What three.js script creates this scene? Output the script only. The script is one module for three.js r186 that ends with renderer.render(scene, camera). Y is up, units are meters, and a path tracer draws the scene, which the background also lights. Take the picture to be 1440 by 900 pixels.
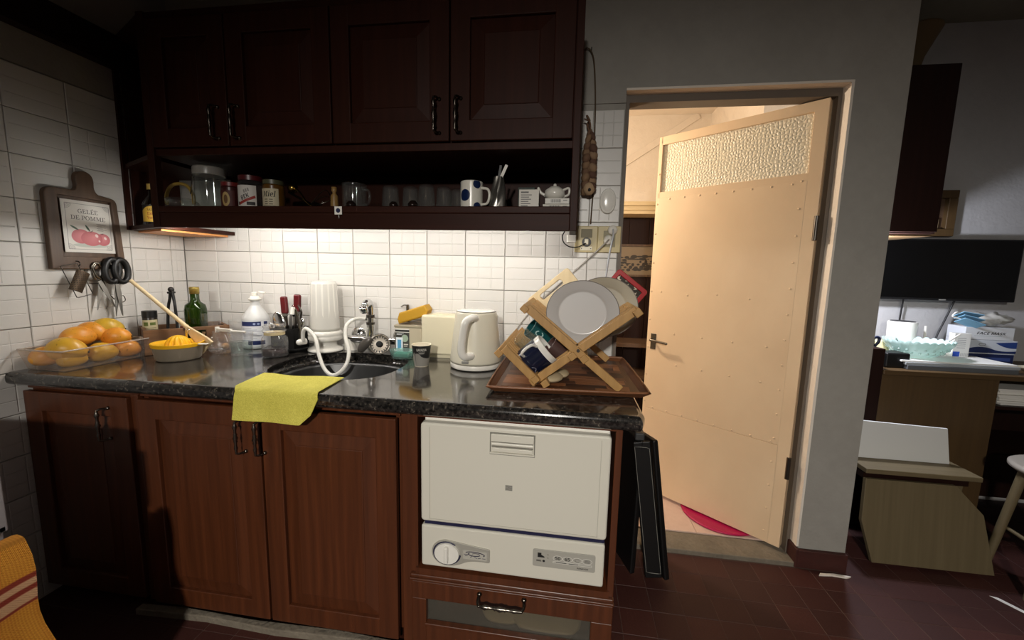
import * as THREE from 'three';
import { RoundedBoxGeometry } from 'three/addons/geometries/RoundedBoxGeometry.js';
import { mergeGeometries } from 'three/addons/utils/BufferGeometryUtils.js';
import { RectAreaLightUniformsLib } from 'three/addons/lights/RectAreaLightUniformsLib.js';

// ---------------------------------------------------------------- camera, lights, exposure
const scene = new THREE.Scene();
scene.background = new THREE.Color(0x000000);
const camera = new THREE.PerspectiveCamera(77.2055, 1440 / 900, 0.02, 30);
camera.position.set(1.7477, 1.1565, 1.6301);
camera.rotation.set(-0.1261, 0.1385, 0.0229, 'YXZ');
const renderer = new THREE.WebGLRenderer({ antialias: true });
renderer.toneMapping = THREE.LinearToneMapping;
renderer.toneMappingExposure = 1.0;
renderer.shadowMap.enabled = true;
RectAreaLightUniformsLib.init();
const LIGHT = {
  strip: { color: 0xfffbf6, power: 0.82 },      // tube under the wall cabinet
  back: { color: 0xffead0, power: 3.3 },       // unseen bulb, placed to light the room behind the door
  desk: { color: 0xeaefff, power: 1.7 },        // unseen lamp, placed to light the television corner
  room: { color: 0xfffaf2, power: 28 },         // unseen lamp behind the camera, placed to light the kitchen
  up: { color: 0xfff7ea, power: 4.5 },            // upward fill added at the same lamp, bounced off the ceiling
};

// ---------------------------------------------------------------- helpers
let seed = 7;
const rnd = () => { seed = (seed * 1664525 + 1013904223) >>> 0; return seed / 4294967296; };
const rr = (a, b) => a + (b - a) * rnd();
const V = (x, y, z) => new THREE.Vector3(x, y, z);
const used = {};
function numbered(n) { const k = (used[n] = (used[n] || 0) + 1) - 1; return k ? n + '_' + String(k).padStart(3, '0') : n; }
function rootOf(p) { let r = p; while (r.parent && r.parent !== scene) r = r.parent; return r; }
// uv in metres by the dominant direction of each face; grain runs along v
function boxUV(g, grain) {
  g = g.index ? g.toNonIndexed() : g;
  const p = g.attributes.position, uv = new Float32Array(p.count * 2);
  const a = V(), b = V(), c = V(), n = V(), ou = rnd() * 3, ov = rnd() * 3;
  for (let i = 0; i < p.count; i += 3) {
    a.fromBufferAttribute(p, i); b.fromBufferAttribute(p, i + 1); c.fromBufferAttribute(p, i + 2);
    n.copy(b).sub(a).cross(c.clone().sub(a));
    const ax = Math.abs(n.x), ay = Math.abs(n.y), az = Math.abs(n.z);
    let u, v;
    if (ax >= ay && ax >= az) { u = 'z'; v = 'y'; } else if (ay >= az) { u = 'x'; v = 'z'; } else { u = 'x'; v = 'y'; }
    if (grain === u) { const t = u; u = v; v = t; }
    [a, b, c].forEach((q, k) => { uv[(i + k) * 2] = q[u] + ou; uv[(i + k) * 2 + 1] = q[v] + ov; });
  }
  g.setAttribute('uv', new THREE.BufferAttribute(uv, 2));
  return g;
}
function clean(g) {
  g = g.index ? g.toNonIndexed() : g;
  for (const k of Object.keys(g.attributes)) if (!['position', 'normal', 'uv'].includes(k)) g.deleteAttribute(k);
  g.clearGroups();
  return g;
}
function mesh(name, geo, mat, parent, o = {}) {
  let g = Array.isArray(geo) ? (geo.length > 1 ? mergeGeometries(geo.map(clean)) : geo[0]) : geo;
  if (parent && parent !== scene) { const r = rootOf(parent); if (r.userData._w) g = g.clone().translate(-r.position.x, -r.position.y, -r.position.z); }
  if (!o.keepUV) g = boxUV(g, o.grain || 'y');
  const m = new THREE.Mesh(g, mat);
  m.castShadow = m.receiveShadow = true;
  m.name = (!parent || parent === scene) ? numbered(name) : name;
  if (o.label) m.userData.label = o.label;
  (parent || scene).add(m);
  return m;
}
function single(name, label, category, geo, mat, o = {}) {   // a thing that is one mesh, built in world metres, origin at its base
  let g = Array.isArray(geo) ? (geo.length > 1 ? mergeGeometries(geo.map(clean)) : geo[0]) : geo;
  g.computeBoundingBox(); const b = g.boundingBox, c = V((b.min.x + b.max.x) / 2, b.min.y, (b.min.z + b.max.z) / 2);
  g = g.clone().translate(-c.x, -c.y, -c.z);
  const m = mesh(name, g, mat, scene, o); m.position.copy(c);
  m.userData = { label, category }; if (o.group) m.userData.group = o.group;
  if (o.kind) m.userData.kind = o.kind;
  return m;
}
function struct(name, geo, mat, o = {}) { const m = mesh(name, geo, mat, scene, o); m.userData.kind = 'structure'; if (o.label) m.userData.label = o.label; return m; }
// a thing whose parts are written in world metres (w = true) or in its own local metres
function thing(name, label, category, [x, y, z], o = {}) {
  const g = new THREE.Group(); g.name = numbered(name); g.position.set(x, y, z);
  if (o.turn) g.rotation.y = o.turn;
  g.userData = { label, category }; if (o.group) g.userData.group = o.group;
  if (o.w) g.userData._w = true;
  scene.add(g); return g;
}
const W = { w: true };
function again(src, pos, turn, label, o = {}) {
  const c = src.clone(); c.name = numbered(src.name.replace(/_\d{3}$/, '')); scene.add(c);
  c.position.set(...pos); c.rotation.set(...(Array.isArray(turn) ? turn : [0, turn, 0]));
  c.userData = { ...src.userData, label }; if (o.group) c.userData.group = o.group; if (o.scale) c.scale.set(...o.scale);
  return c;
}
const box = (w, h, d, x = 0, y = 0, z = 0, r = 0) => (r ? new RoundedBoxGeometry(w, h, d, 2, Math.min(r, w / 2.01, h / 2.01, d / 2.01)) : new THREE.BoxGeometry(w, h, d)).translate(x, y, z);
const bx = (x0, x1, y0, y1, z0, z1, r = 0) => box(x1 - x0, y1 - y0, z1 - z0, (x0 + x1) / 2, (y0 + y1) / 2, (z0 + z1) / 2, r);
const cyl = (r1, r2, h, x = 0, y = 0, z = 0, s = 24, open = false) => new THREE.CylinderGeometry(r1, r2, h, s, 1, open).translate(x, y, z);
const sph = (r, x = 0, y = 0, z = 0, s = 16) => new THREE.SphereGeometry(r, s, s / 2 + 2).translate(x, y, z);
const lathe = (pts, x = 0, y = 0, z = 0, s = 32) => new THREE.LatheGeometry(pts.map(p => new THREE.Vector2(Math.max(p[0], 0.0001), p[1])), s).translate(x, y, z);
function tube(pts, r, o = {}) {
  const c = new THREE.CatmullRomCurve3(pts.map(p => V(...p)), !!o.closed, 'catmullrom', o.tension ?? 0.5);
  const t = new THREE.TubeGeometry(c, o.seg || Math.max(8, pts.length * 8), r, o.rs || 8, !!o.closed);
  if (o.closed) return t;
  const e = [t];
  for (const k of [0, 1]) e.push(new THREE.SphereGeometry(r, o.rs || 8, 6).translate(...c.getPoint(k).toArray()));
  return mergeGeometries(e.map(clean));
}
function bar(a, b, w, t, side = V(0, 0, 1), r = 0) {             // a bar from a to b; t along 'side', w across
  const A = V(...a), B = V(...b), d = B.clone().sub(A), L = d.length(); d.normalize();
  const s = side.clone().sub(d.clone().multiplyScalar(side.dot(d))).normalize(), u = d.clone().cross(s);
  const m = new THREE.Matrix4().makeBasis(u, d, s).setPosition(A.clone().add(B).multiplyScalar(0.5));
  return (r ? new RoundedBoxGeometry(w, L, t, 2, r) : new THREE.BoxGeometry(w, L, t)).applyMatrix4(m);
}
function rod(a, b, r1, r2 = r1, s = 12) {
  const A = V(...a), B = V(...b), d = B.clone().sub(A), L = d.length();
  const q = new THREE.Quaternion().setFromUnitVectors(V(0, 1, 0), d.normalize());
  return new THREE.CylinderGeometry(r2, r1, L, s).applyQuaternion(q).translate(...A.add(B).multiplyScalar(0.5).toArray());
}
function shape(pts) { const s = new THREE.Shape(); pts.forEach((p, i) => i ? s.lineTo(p[0], p[1]) : s.moveTo(p[0], p[1])); s.closePath(); return s; }
function rrect(w, h, r, x = 0, y = 0) {
  const s = new THREE.Shape(), a = x - w / 2, b = y - h / 2;
  s.moveTo(a + r, b); s.lineTo(a + w - r, b); s.quadraticCurveTo(a + w, b, a + w, b + r); s.lineTo(a + w, b + h - r); s.quadraticCurveTo(a + w, b + h, a + w - r, b + h);
  s.lineTo(a + r, b + h); s.quadraticCurveTo(a, b + h, a, b + h - r); s.lineTo(a, b + r); s.quadraticCurveTo(a, b, a + r, b); return s;
}
function oval(rx, ry, x = 0, y = 0, n = 2, k = 48) {
  const p = []; for (let i = 0; i < k; i++) { const t = i / k * Math.PI * 2, c = Math.cos(t), s = Math.sin(t); p.push([x + rx * Math.sign(c) * Math.abs(c) ** (2 / n), y + ry * Math.sign(s) * Math.abs(s) ** (2 / n)]); } return p;
}
function ext(s, depth, bevel = 0, o = {}) {
  return new THREE.ExtrudeGeometry(s, { depth, bevelEnabled: bevel > 0, bevelThickness: bevel, bevelSize: bevel, bevelOffset: -bevel, bevelSegments: o.bs || 2, curveSegments: o.cs || 12 }).translate(0, 0, 0);
}
// open ring section of a cylinder that carries a printed label; a is the middle angle (0 faces +z)
const wrap = (r, h, x, y, z, a, span, r2 = r) => new THREE.CylinderGeometry(r2 + 0.0006, r + 0.0006, h, 56, 1, true, a - span / 2, span).translate(x, y, z);

// ---------------------------------------------------------------- textures
const N = 64, lat = [...Array(8)].map(() => { const a = new Float32Array(N * N); for (let i = 0; i < a.length; i++) a[i] = rnd(); return a; });
function vn(x, y, px, py, k = 0) {                               // value noise, periodic in px, py cells
  const xi = Math.floor(x), yi = Math.floor(y), fx = x - xi, fy = y - yi, sx = fx * fx * (3 - 2 * fx), sy = fy * fy * (3 - 2 * fy);
  const L = lat[k & 7], g = (i, j) => L[(((j % py) + py) % py % N) * N + (((i % px) + px) % px % N)];
  const a = g(xi, yi), b = g(xi + 1, yi), c = g(xi, yi + 1), d = g(xi + 1, yi + 1);
  return a + (b - a) * sx + (c - a) * sy + (a - b - c + d) * sx * sy;
}
const fbm = (u, v, cx, cy, o = 4, k = 0) => { let s = 0, a = 0.5, t = 0; for (let i = 0; i < o; i++) { s += a * vn(u * cx, v * cy, cx, cy, k + i); t += a; a *= 0.5; cx *= 2; cy *= 2; } return s / t; };
function tex(n, size, fn, srgb = true) {                         // size: [metres in u, metres in v]
  const d = new Uint8Array(n * n * 4);
  for (let j = 0; j < n; j++) for (let i = 0; i < n; i++) { const c = fn((i + 0.5) / n, (j + 0.5) / n), q = (j * n + i) * 4; for (let k = 0; k < 3; k++) d[q + k] = Math.max(0, Math.min(255, Array.isArray(c) ? c[k] : c * 255)); d[q + 3] = 255; }
  const t = new THREE.DataTexture(d, n, n); t.wrapS = t.wrapT = THREE.RepeatWrapping; t.magFilter = THREE.LinearFilter; t.minFilter = THREE.LinearMipmapLinearFilter; t.generateMipmaps = true;
  t.repeat.set(1 / size[0], 1 / size[1]); if (srgb) t.colorSpace = THREE.SRGBColorSpace; t.needsUpdate = true; return t;
}
const mix = (a, b, t) => a.map((v, i) => v + (b[i] - v) * Math.max(0, Math.min(1, t)));
const std = (o) => new THREE.MeshStandardMaterial(o), phy = (o) => new THREE.MeshPhysicalMaterial(o);
function plain(c, rough = 0.5, metal = 0, o = {}) { return std({ color: c, roughness: rough, metalness: metal, ...o }); }
function wood(dark, light, rough, o = {}) {
  const t = tex(256, [o.w || 0.3, o.l || 0.9], (u, v) => {
    const w = fbm(u, v, 3, 2, 3, 1) * 0.6, g = fbm(u + w * 0.12, v, 22, 2, 4, 2), f = fbm(u, v, 60, 4, 2, 4), rings = 0.5 + 0.5 * Math.sin((u * 9 + w * 4) * Math.PI * 2);
    return mix(dark, light, 0.22 + 0.42 * g + 0.2 * f + (o.rings ?? 0.07) * (rings - 0.5));
  });
  return phy({ map: t, bumpMap: t, bumpScale: o.bump ?? 0.0004, roughness: rough, clearcoat: o.coat || 0, clearcoatRoughness: 0.3 });
}
function canvasTex(w, h, draw) {
  const c = document.createElement('canvas'); c.width = w; c.height = h; const g = c.getContext('2d'); draw(g, w, h);
  const t = new THREE.CanvasTexture(c); t.colorSpace = THREE.SRGBColorSpace; return t;
}
const print = (w, h, draw, rough = 0.5, o = {}) => std({ map: canvasTex(w, h, draw), roughness: rough, side: THREE.DoubleSide, ...o });

const M = {};
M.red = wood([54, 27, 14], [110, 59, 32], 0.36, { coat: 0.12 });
M.redDark = wood([34, 15, 9], [58, 28, 18], 0.5, { rings: 0.03 }); M.redDark.specularIntensity = 0.25;  // same wood as the base cabinets, dim light put into its colour
M.orangeWood = wood([216, 136, 72], [244, 176, 106], 0.45);
M.beech = wood([150, 110, 58], [196, 154, 92], 0.5);
M.paleWood = wood([198, 174, 130], [228, 208, 168], 0.55);
M.oldWood = wood([70, 46, 28], [150, 108, 70], 0.7, { bump: 0.001 });
M.boardWood = wood([58, 42, 30], [112, 86, 64], 0.5);
M.deskWood = wood([66, 48, 26], [92, 70, 40], 0.5, { rings: 0.02 });
M.leafWood = wood([92, 80, 56], [122, 108, 80], 0.55, { rings: 0.03 });
M.darkPanel = wood([26, 12, 9], [44, 24, 17], 0.5); M.darkPanel.specularIntensity = 0.4;
const SLATS = [];
for (let i = 0; i < 5; i++) SLATS.push(wood([48 + i * 19, 27 + i * 13, 16 + i * 8], [78 + i * 22, 46 + i * 16, 27 + i * 11], 0.38, { w: 0.1, l: 0.4 }));
M.granite = phy({ map: tex(512, [0.3, 0.3], (u, v) => {
  const a = fbm(u, v, 8, 8, 4, 0), b = fbm(u, v, 45, 45, 2, 3), c = fbm(u, v, 60, 60, 1, 5);
  let q = mix([30, 29, 28], [66, 61, 56], a * 0.8 + (b - 0.5) * 1.2);
  if (b > 0.70) q = mix(q, [112, 104, 92], (b - 0.70) * 5); if (c > 0.9) q = mix(q, [150, 142, 128], (c - 0.9) * 5); if (b < 0.32) q = mix(q, [14, 14, 14], 0.6); return q;
}), roughness: 0.13, clearcoat: 0.5, clearcoatRoughness: 0.06 });
const tileBump = (h, v) => tex(128, [1, 1], (u, w) => {
  let d = 0.8; const ln = (t) => { const q = Math.abs(((t * 3) % 1 + 1) % 1 - 0.5); return q > 0.465 ? (q - 0.465) / 0.035 : 0; };
  const e = Math.min(u, 1 - u, w, 1 - w) > 0.05; if (e) { if (h) d -= 0.7 * ln(w); if (v) d -= 0.7 * ln(u); }
  return d + 0.15 * (fbm(u, w, 5, 5, 3, 2) - 0.5);
}, false);
const TB = [tileBump(1, 1), tileBump(1, 0), tileBump(0.6, 0.5)];
const TILES = []; for (let i = 0; i < 6; i++) TILES.push(phy({ color: new THREE.Color().setRGB(0.68 + 0.014 * (i % 4), 0.66 + 0.013 * (i % 4), 0.62 + 0.012 * (i % 4)), roughness: 0.33, bumpMap: TB[i % 3], bumpScale: 0.0022, specularIntensity: 0.7 }));
const plasterTex = (a, b, s = 0.8) => tex(256, [s, s], (u, v) => mix(a, b, fbm(u, v, 4, 4, 4, 1) * 0.7 + fbm(u, v, 32, 32, 2, 5) * 0.3));
const plasterBump = tex(256, [0.35, 0.35], (u, v) => 0.6 * fbm(u, v, 10, 10, 3, 3) + 0.4 * fbm(u, v, 40, 40, 2, 6), false);
M.plaster = std({ map: plasterTex([146, 142, 134], [164, 160, 152]), bumpMap: plasterBump, bumpScale: 0.002, roughness: 0.9 });
M.ceiling = std({ map: plasterTex([110, 100, 84], [126, 116, 98]), bumpMap: plasterBump, bumpScale: 0.002, roughness: 0.95 });
M.white = std({ map: plasterTex([226, 216, 202], [240, 230, 216]), bumpMap: plasterBump, bumpScale: 0.003, roughness: 0.85 });
M.livingWall = std({ map: plasterTex([176, 174, 172], [192, 190, 188]), bumpMap: plasterBump, bumpScale: 0.0015, roughness: 0.9 });
M.backWall = std({ map: plasterTex([226, 214, 198], [238, 228, 214]), bumpMap: plasterBump, bumpScale: 0.0015, roughness: 0.9 });
M.grout = std({ map: plasterTex([120, 108, 94], [150, 138, 122], 0.3), roughness: 0.95 });
M.floorJoint = std({ map: plasterTex([74, 56, 48], [98, 78, 68], 0.3), roughness: 0.95 });
M.mortar = std({ map: plasterTex([96, 88, 76], [140, 130, 114], 0.3), bumpMap: plasterBump, bumpScale: 0.006, roughness: 0.95 });
const terra = (k) => std({ map: tex(128, [0.11, 0.11], (u, v) => mix([46 + k * 4, 20 + k * 2, 16 + k], [64 + k * 4, 29 + k * 2, 23 + k * 2], fbm(u, v, 4, 4, 4, k) * 0.8 + 0.3 * vn(u * 40, v * 40, 40, 40, k))), roughness: 0.6, bumpMap: plasterBump, bumpScale: 0.0006 });
const TERRA = [0, 1, 2, 3].map(terra);
M.pinkTile = std({ map: plasterTex([206, 176, 160], [224, 196, 180], 0.3), roughness: 0.4 });
M.chrome = plain(0xd8d8d8, 0.12, 1); M.steel = plain(0xa8a6a2, 0.28, 1); M.darkSteel = plain(0x55504b, 0.38, 1); M.pewter = plain(0x7a756d, 0.26, 1); M.darkPewter = plain(0x4c4640, 0.3, 1);
M.sink = plain(0x5c5c5c, 0.42, 1);
M.whitePlastic = plain(0xe6e2d8, 0.3); M.shadedChina = phy({ color: 0xbdb9b5, roughness: 0.2, clearcoat: 0.5 }); M.whiteGloss = phy({ color: 0xe8e5dc, roughness: 0.18, clearcoat: 0.6 }); M.cream = plain(0xd9d0b4, 0.35); M.dw = plain(0xd6d2c4, 0.32);  // the china is greyed to stand for shade on the front plate
M.black = plain(0x0c0b0b, 0.45); M.blackGloss = plain(0x060606, 0.12); M.rubber = plain(0x151313, 0.8); M.darkGrey = plain(0x3a3a3a, 0.5); M.grey = plain(0x8a8880, 0.5);
M.yellow = plain(0xf0b416, 0.35); M.frost = phy({ color: 0xcdbfa8, roughness: 0.4, transmission: 0.7, thickness: 0 });
M.glass = phy({ color: 0xffffff, roughness: 0.03, transmission: 0.975, thickness: 0, ior: 1.45 });
M.glassDim = phy({ color: 0xf8fbfa, roughness: 0.04, transmission: 0.985, thickness: 0 });
M.clearTub = phy({ color: 0xf2ece6, roughness: 0.12, transmission: 0.93, thickness: 0 });
M.greenGlass = phy({ color: 0x4a6a1c, roughness: 0.06, transmission: 0.85, thickness: 0 });
M.syrup = phy({ color: 0x1e0806, roughness: 0.1 });
M.paper = plain(0xe9e6de, 0.85); M.maroon = plain(0x5a0f14, 0.35); M.gold = plain(0xb09a52, 0.35, 0.8);
M.doorPaint = phy({ map: tex(256, [0.6, 0.9], (u, v) => mix([222, 192, 156], [234, 206, 170], fbm(u, v, 4, 4, 4, 3))), roughness: 0.36, clearcoat: 0.15, clearcoatRoughness: 0.4 });

// ---------------------------------------------------------------- the setting
const T = 0.165, TH = 0.13828, ROW0 = 1.20713, CT = 0.797;       // wall tile, a grout line, worktop height
const wallBack = struct('wall_back', [bx(-0.12, 1.932, 0, 1.783, -0.12, -0.006), bx(-0.12, 1.932, 1.783, 2.36, -0.12, 0), bx(1.932, 2.70, 1.835, 2.36, -0.12, 0), bx(2.70, 2.87, 0, 2.36, -0.12, 0)], M.plaster);
const wallLeft = struct('wall_left', [bx(-0.12, -0.006, 0, 1.764, -0.12, 3.72), bx(-0.12, 0, 1.764, 2.36, -0.12, 3.72)], M.plaster);
struct('wall_front', bx(-0.12, 5.2, 0, 2.36, 3.72, 3.84), M.plaster);
struct('wall_right', bx(5.08, 5.2, 0, 2.36, -0.82, 3.72), M.plaster);
struct('wall_living_room', [bx(2.87, 5.2, 0, 2.36, -0.82, -0.70), bx(2.75, 2.87, 0, 2.36, -0.82, -0.12)], M.livingWall);
struct('wall_back_room', [bx(0.55, 2.75, 0, 2.36, -1.82, -1.70), bx(0.43, 0.55, 0, 2.36, -1.82, -0.12), bx(2.75, 2.87, 0, 2.36, -1.82, -0.82)], M.backWall);
struct('ceiling_back_room', bx(0.5, 2.76, 2.34, 2.3598, -1.75, -0.12), M.backWall);
struct('ceiling', bx(-0.12, 5.2, 2.36, 2.46, -1.82, 3.84), M.ceiling);
function tileGeo(w, h, t, b) {                                    // glazed tile: front face and four chamfers, no back
  const X = w / 2, Y = h / 2, x = X - b, y = Y - b, pos = [], uv = [];
  const quad = (a, b2, c, d) => { for (const p of [a, b2, c, a, c, d]) { pos.push(...p); uv.push(p[0] / w + 0.5, p[1] / h + 0.5); } };
  const f = [[-x, -y, 0], [x, -y, 0], [x, y, 0], [-x, y, 0]], m = [[-X, -Y, -b], [X, -Y, -b], [X, Y, -b], [-X, Y, -b]], k = m.map(p => [p[0], p[1], -t]);
  quad(...f); for (let i = 0; i < 4; i++) { const j = (i + 1) % 4; quad(m[i], m[j], f[j], f[i]); quad(k[i], k[j], m[j], m[i]); }
  const g = new THREE.BufferGeometry(); g.setAttribute('position', new THREE.Float32BufferAttribute(pos, 3)); g.setAttribute('uv', new THREE.Float32BufferAttribute(uv, 2)); g.computeVertexNormals(); return g;
}
const tileGeos = {};
function tile(parent, mat, w, h, x, y, z, ry = 0, t = 0.007, b = 0.0016) {
  const key = [w, h, t, b].map(v => v.toFixed(4)).join(), g = tileGeos[key] || (tileGeos[key] = tileGeo(w, h, t, b));
  const m = new THREE.Mesh(g, mat); m.name = 'tile'; m.position.set(x, y, z); m.rotation.set(ry === 'floor' ? -Math.PI / 2 : 0, ry === 'floor' ? 0 : ry, 0); m.castShadow = m.receiveShadow = true; parent.add(m); return m;
}
const G = 0.0026;                                                 // grout joint
for (let r = -3; r <= 4; r++) {                                   // splashback: rows above the worktop, 11 columns and the run beside the wall cabinet
  const y0 = ROW0 + (r - 1) * TH, y1 = ROW0 + r * TH;
  for (let c = 0; c < 12; c++) {
    if (r > 1 && c < 10) continue;
    const x0 = c * T, x1 = Math.min((c + 1) * T, 1.93); if (x1 - x0 < 0.03) continue;
    tile(wallBack, TILES[Math.floor(rnd() * 6)], x1 - x0 - G, y1 - y0 - G, (x0 + x1) / 2, (y0 + y1) / 2, rr(-0.0004, 0.0004));
  }
}
for (let r = -8; r <= 4; r++) {
  const y0 = ROW0 + (r - 1) * TH, y1 = ROW0 + r * TH, zs = [0, 0.0636]; for (let k = 1; k < 7; k++) zs.push(0.0636 + k * T);
  for (let c = 0; c + 1 < zs.length; c++) {
    if (r > 2 && c < 1) continue;
    if (r < -3 && zs[c + 1] < 0.6) continue;
    tile(wallLeft, TILES[Math.floor(rnd() * 6)], zs[c + 1] - zs[c] - G, y1 - y0 - G, rr(-0.0004, 0.0004), (y0 + y1) / 2, (zs[c] + zs[c + 1]) / 2, Math.PI / 2);
  }
}
const floor = struct('floor', [bx(-0.12, 5.2, -0.1, -0.0014, -0.82, 3.84)], M.floorJoint);
{
  const rest = []; let n = 0;
  for (let i = 0; i < 48; i++) for (let j = -8; j < 36; j++) {
    const x = 2.295 + (i - 21) * 0.11 + 0.055, z = 0.019 + j * 0.1035 + 0.052;
    if (x < 0 || x > 5.05 || z < -0.66 || (z < 0.02 && x < 2.88) || z > 3.7) continue;
    const seen = (x > 1.9 && x < 3.6 && z < 0.85 && z > -0.4 && (x - 1.75) > (z - 1.63) * -0.15) || (z > 0.55 && z < 0.8 && x > 0.6 && x < 1.4);
    if (seen && n < 230) { n++; tile(floor, TERRA[Math.floor(rnd() * 4)], 0.1085, 0.102, x, rr(-0.0006, 0), z, 'floor', 0.006, 0.001); }
    else rest.push(tileGeo(0.1085, 0.102, 0.006, 0.001).rotateX(-Math.PI / 2).translate(x, 0, z));
  }
  const g = mergeGeometries(rest), m = new THREE.Mesh(g, TERRA[1]); m.name = 'further_tiles'; m.userData.kind = 'stuff'; m.receiveShadow = true; floor.add(m);
}
const backFloor = struct('floor_back_room', bx(0.5, 2.75, -0.1, 0.014, -1.75, -0.11), M.mortar);
for (let i = 0; i < 7; i++) for (let j = 0; j < 5; j++) tile(backFloor, M.pinkTile, 0.298, 0.298, 0.70 + i * 0.3, 0.02, -0.262 - j * 0.3, 'floor', 0.006, 0.001);
struct('trim_1', bx(1.93, 2.70, -0.02, 0.018, -0.105, 0.012, 0.004), M.mortar, { label: 'worn grey cement door sill' });
// plastered reveal of the doorway, lighter than the wall, and the metal frame set back in it
struct('trim_2', [ext(shape([[2.692, 0.08], [2.690, 0.7], [2.693, 1.3], [2.691, 1.827], [1.932, 1.827], [1.932, 1.836], [2.7005, 1.836], [2.7008, 0.08]]), 0.0455, 0).translate(0, 0, -0.046)], M.white, { label: 'off-white plastered reveal around the doorway' });
struct('trim_3', [bx(1.932, 1.945, 0.018, 1.80, -0.1, 0.003), bx(2.679, 2.692, 0.018, 1.80, -0.115, -0.0465), bx(1.932, 2.692, 1.80, 1.8268, -0.115, -0.0465)], plain(0x6a6055, 0.55), { label: 'dull brown metal door frame' });
struct('trim_4', bx(0, 0.045, 1.872, 1.985, 0.2, 3.7), M.darkPanel, { label: 'dark wooden strip along the top of the left wall' });
struct('baseboard_right', [bx(2.694, 2.872, 0, 0.075, -0.0, 0.018, 0.003), bx(2.684, 2.696, 0, 0.078, -0.06, 0.018, 0.003)], TERRA[2], { label: 'chipped red tile skirting at the foot of the door pillar' });
single('plaster_chip', 'thin flake of white plaster lying at the foot of the pillar', 'plaster', ext(shape([[0, 0], [0.05, 0.006], [0.1, 0.002], [0.12, 0.012], [0.06, 0.018], [0.01, 0.012]]), 0.004, 0.001).rotateX(-Math.PI / 2).translate(2.755, 0.001, 0.052), M.white);
struct('trim_5', ext(shape([[0, 0], [0.25, 0.012], [0.5, 0.004], [0.75, 0.016], [0.93, 0.008], [0.93, 0.03], [0.7, 0.038], [0.4, 0.028], [0.15, 0.034], [0, 0.024]]), 0.018, 0.003).rotateX(-Math.PI / 2).translate(0.38, 0, 0.625), M.mortar, { label: 'rough mortar line along the foot of the cabinets' });

// ---------------------------------------------------------------- metal door, swung into the back room about its right jamb
{
  const w = 0.649, h = 1.762, ang = Math.atan2(0.41, -0.503);
  const d = new THREE.Group(); d.name = 'door_1'; d.position.set(2.666, 0.034, -0.06); d.rotation.y = ang; d.userData = { kind: 'structure', label: 'cream painted sheet metal door standing ajar with a textured glass strip at the top' }; scene.add(d);
  // local x runs from hinge to free edge, local -z is the side that faces the kitchen
  const P = M.doorPaint, Z = -0.012;
  mesh('frame', [bx(0, 0.045, 0, h, -0.02, 0.02, 0.002), bx(w - 0.018, w, 0, h, -0.02, 0.02, 0.002), bx(0.04, w - 0.01, h - 0.038, h, -0.02, 0.02, 0.002), bx(0.04, w - 0.01, 1.478, 1.506, -0.02, 0.02, 0.002)], P, d);
  mesh('panel', [bx(0.043, w - 0.012, 0.434, 1.479, -0.0205, 0.017, 0.001), bx(0.043, w - 0.012, 0.002, 0.433, -0.0213, 0.017, 0.001)], P, d);
  const voro = tex(256, [0.16, 0.16], (u, v) => { let m1 = 9, m2 = 9; const n = 12, gx = Math.floor(u * n), gy = Math.floor(v * n); for (let a = -1; a < 2; a++) for (let b = -1; b < 2; b++) { const i = (gx + a + n) % n, j = (gy + b + n) % n, q = (gx + a + 0.15 + 0.7 * lat[1][i * 13 + j]) / n - u, s = (gy + b + 0.15 + 0.7 * lat[2][i * 17 + j]) / n - v, e = Math.hypot(q, s); if (e < m1) { m2 = m1; m1 = e; } else if (e < m2) m2 = e; } return Math.min(1, (m2 - m1) * 22); }, false);
  mesh('pane', bx(0.044, w - 0.017, 1.504, h - 0.036, -0.006, 0.006), phy({ color: 0xf6ecd2, roughness: 0.4, transmission: 0.2, thickness: 0, bumpMap: voro, bumpScale: 0.0022, clearcoat: 0.4 }), d, { label: 'cobbled textured glass' });
  const riv = []; const dome = (x, y) => riv.push(new THREE.SphereGeometry(0.0042, 8, 5).scale(1, 1, 0.6).translate(x, y, -0.021));
  for (let i = 0; i < 15; i++) { dome(0.06, 0.05 + i * 0.102); }
  for (let i = 0; i < 12; i++) dome(w - 0.009, 0.05 + i * 0.14);
  for (let i = 0; i < 8; i++) { dome(0.09 + i * 0.07, 1.47); dome(0.07 + i * 0.075, 0.442); }
  for (let i = 0; i < 4; i++) { dome(0.12 + i * 0.13, 0.83); dome(0.13 + i * 0.12, 0.68); dome(0.2 + i * 0.13, 1.02 + (i % 2) * 0.01); }
  mesh('rivets', riv, P, d);
  mesh('hinge', [cyl(0.008, 0.008, 0.09, 0, 1.30, -0.022), cyl(0.008, 0.008, 0.09, 0, 0.35, -0.022)], M.darkSteel, d);
  const hd = mesh('handle', [tube([[w - 0.035, 0.79, -0.02], [w - 0.036, 0.79, -0.05], [w - 0.05, 0.79, -0.056], [w - 0.12, 0.783, -0.054]], 0.006), bx(w - 0.05, w - 0.022, 0.74, 0.82, -0.0235, -0.0195, 0.002)], M.pewter, d, { label: 'tarnished lever handle with keyhole plate' });
}

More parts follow.
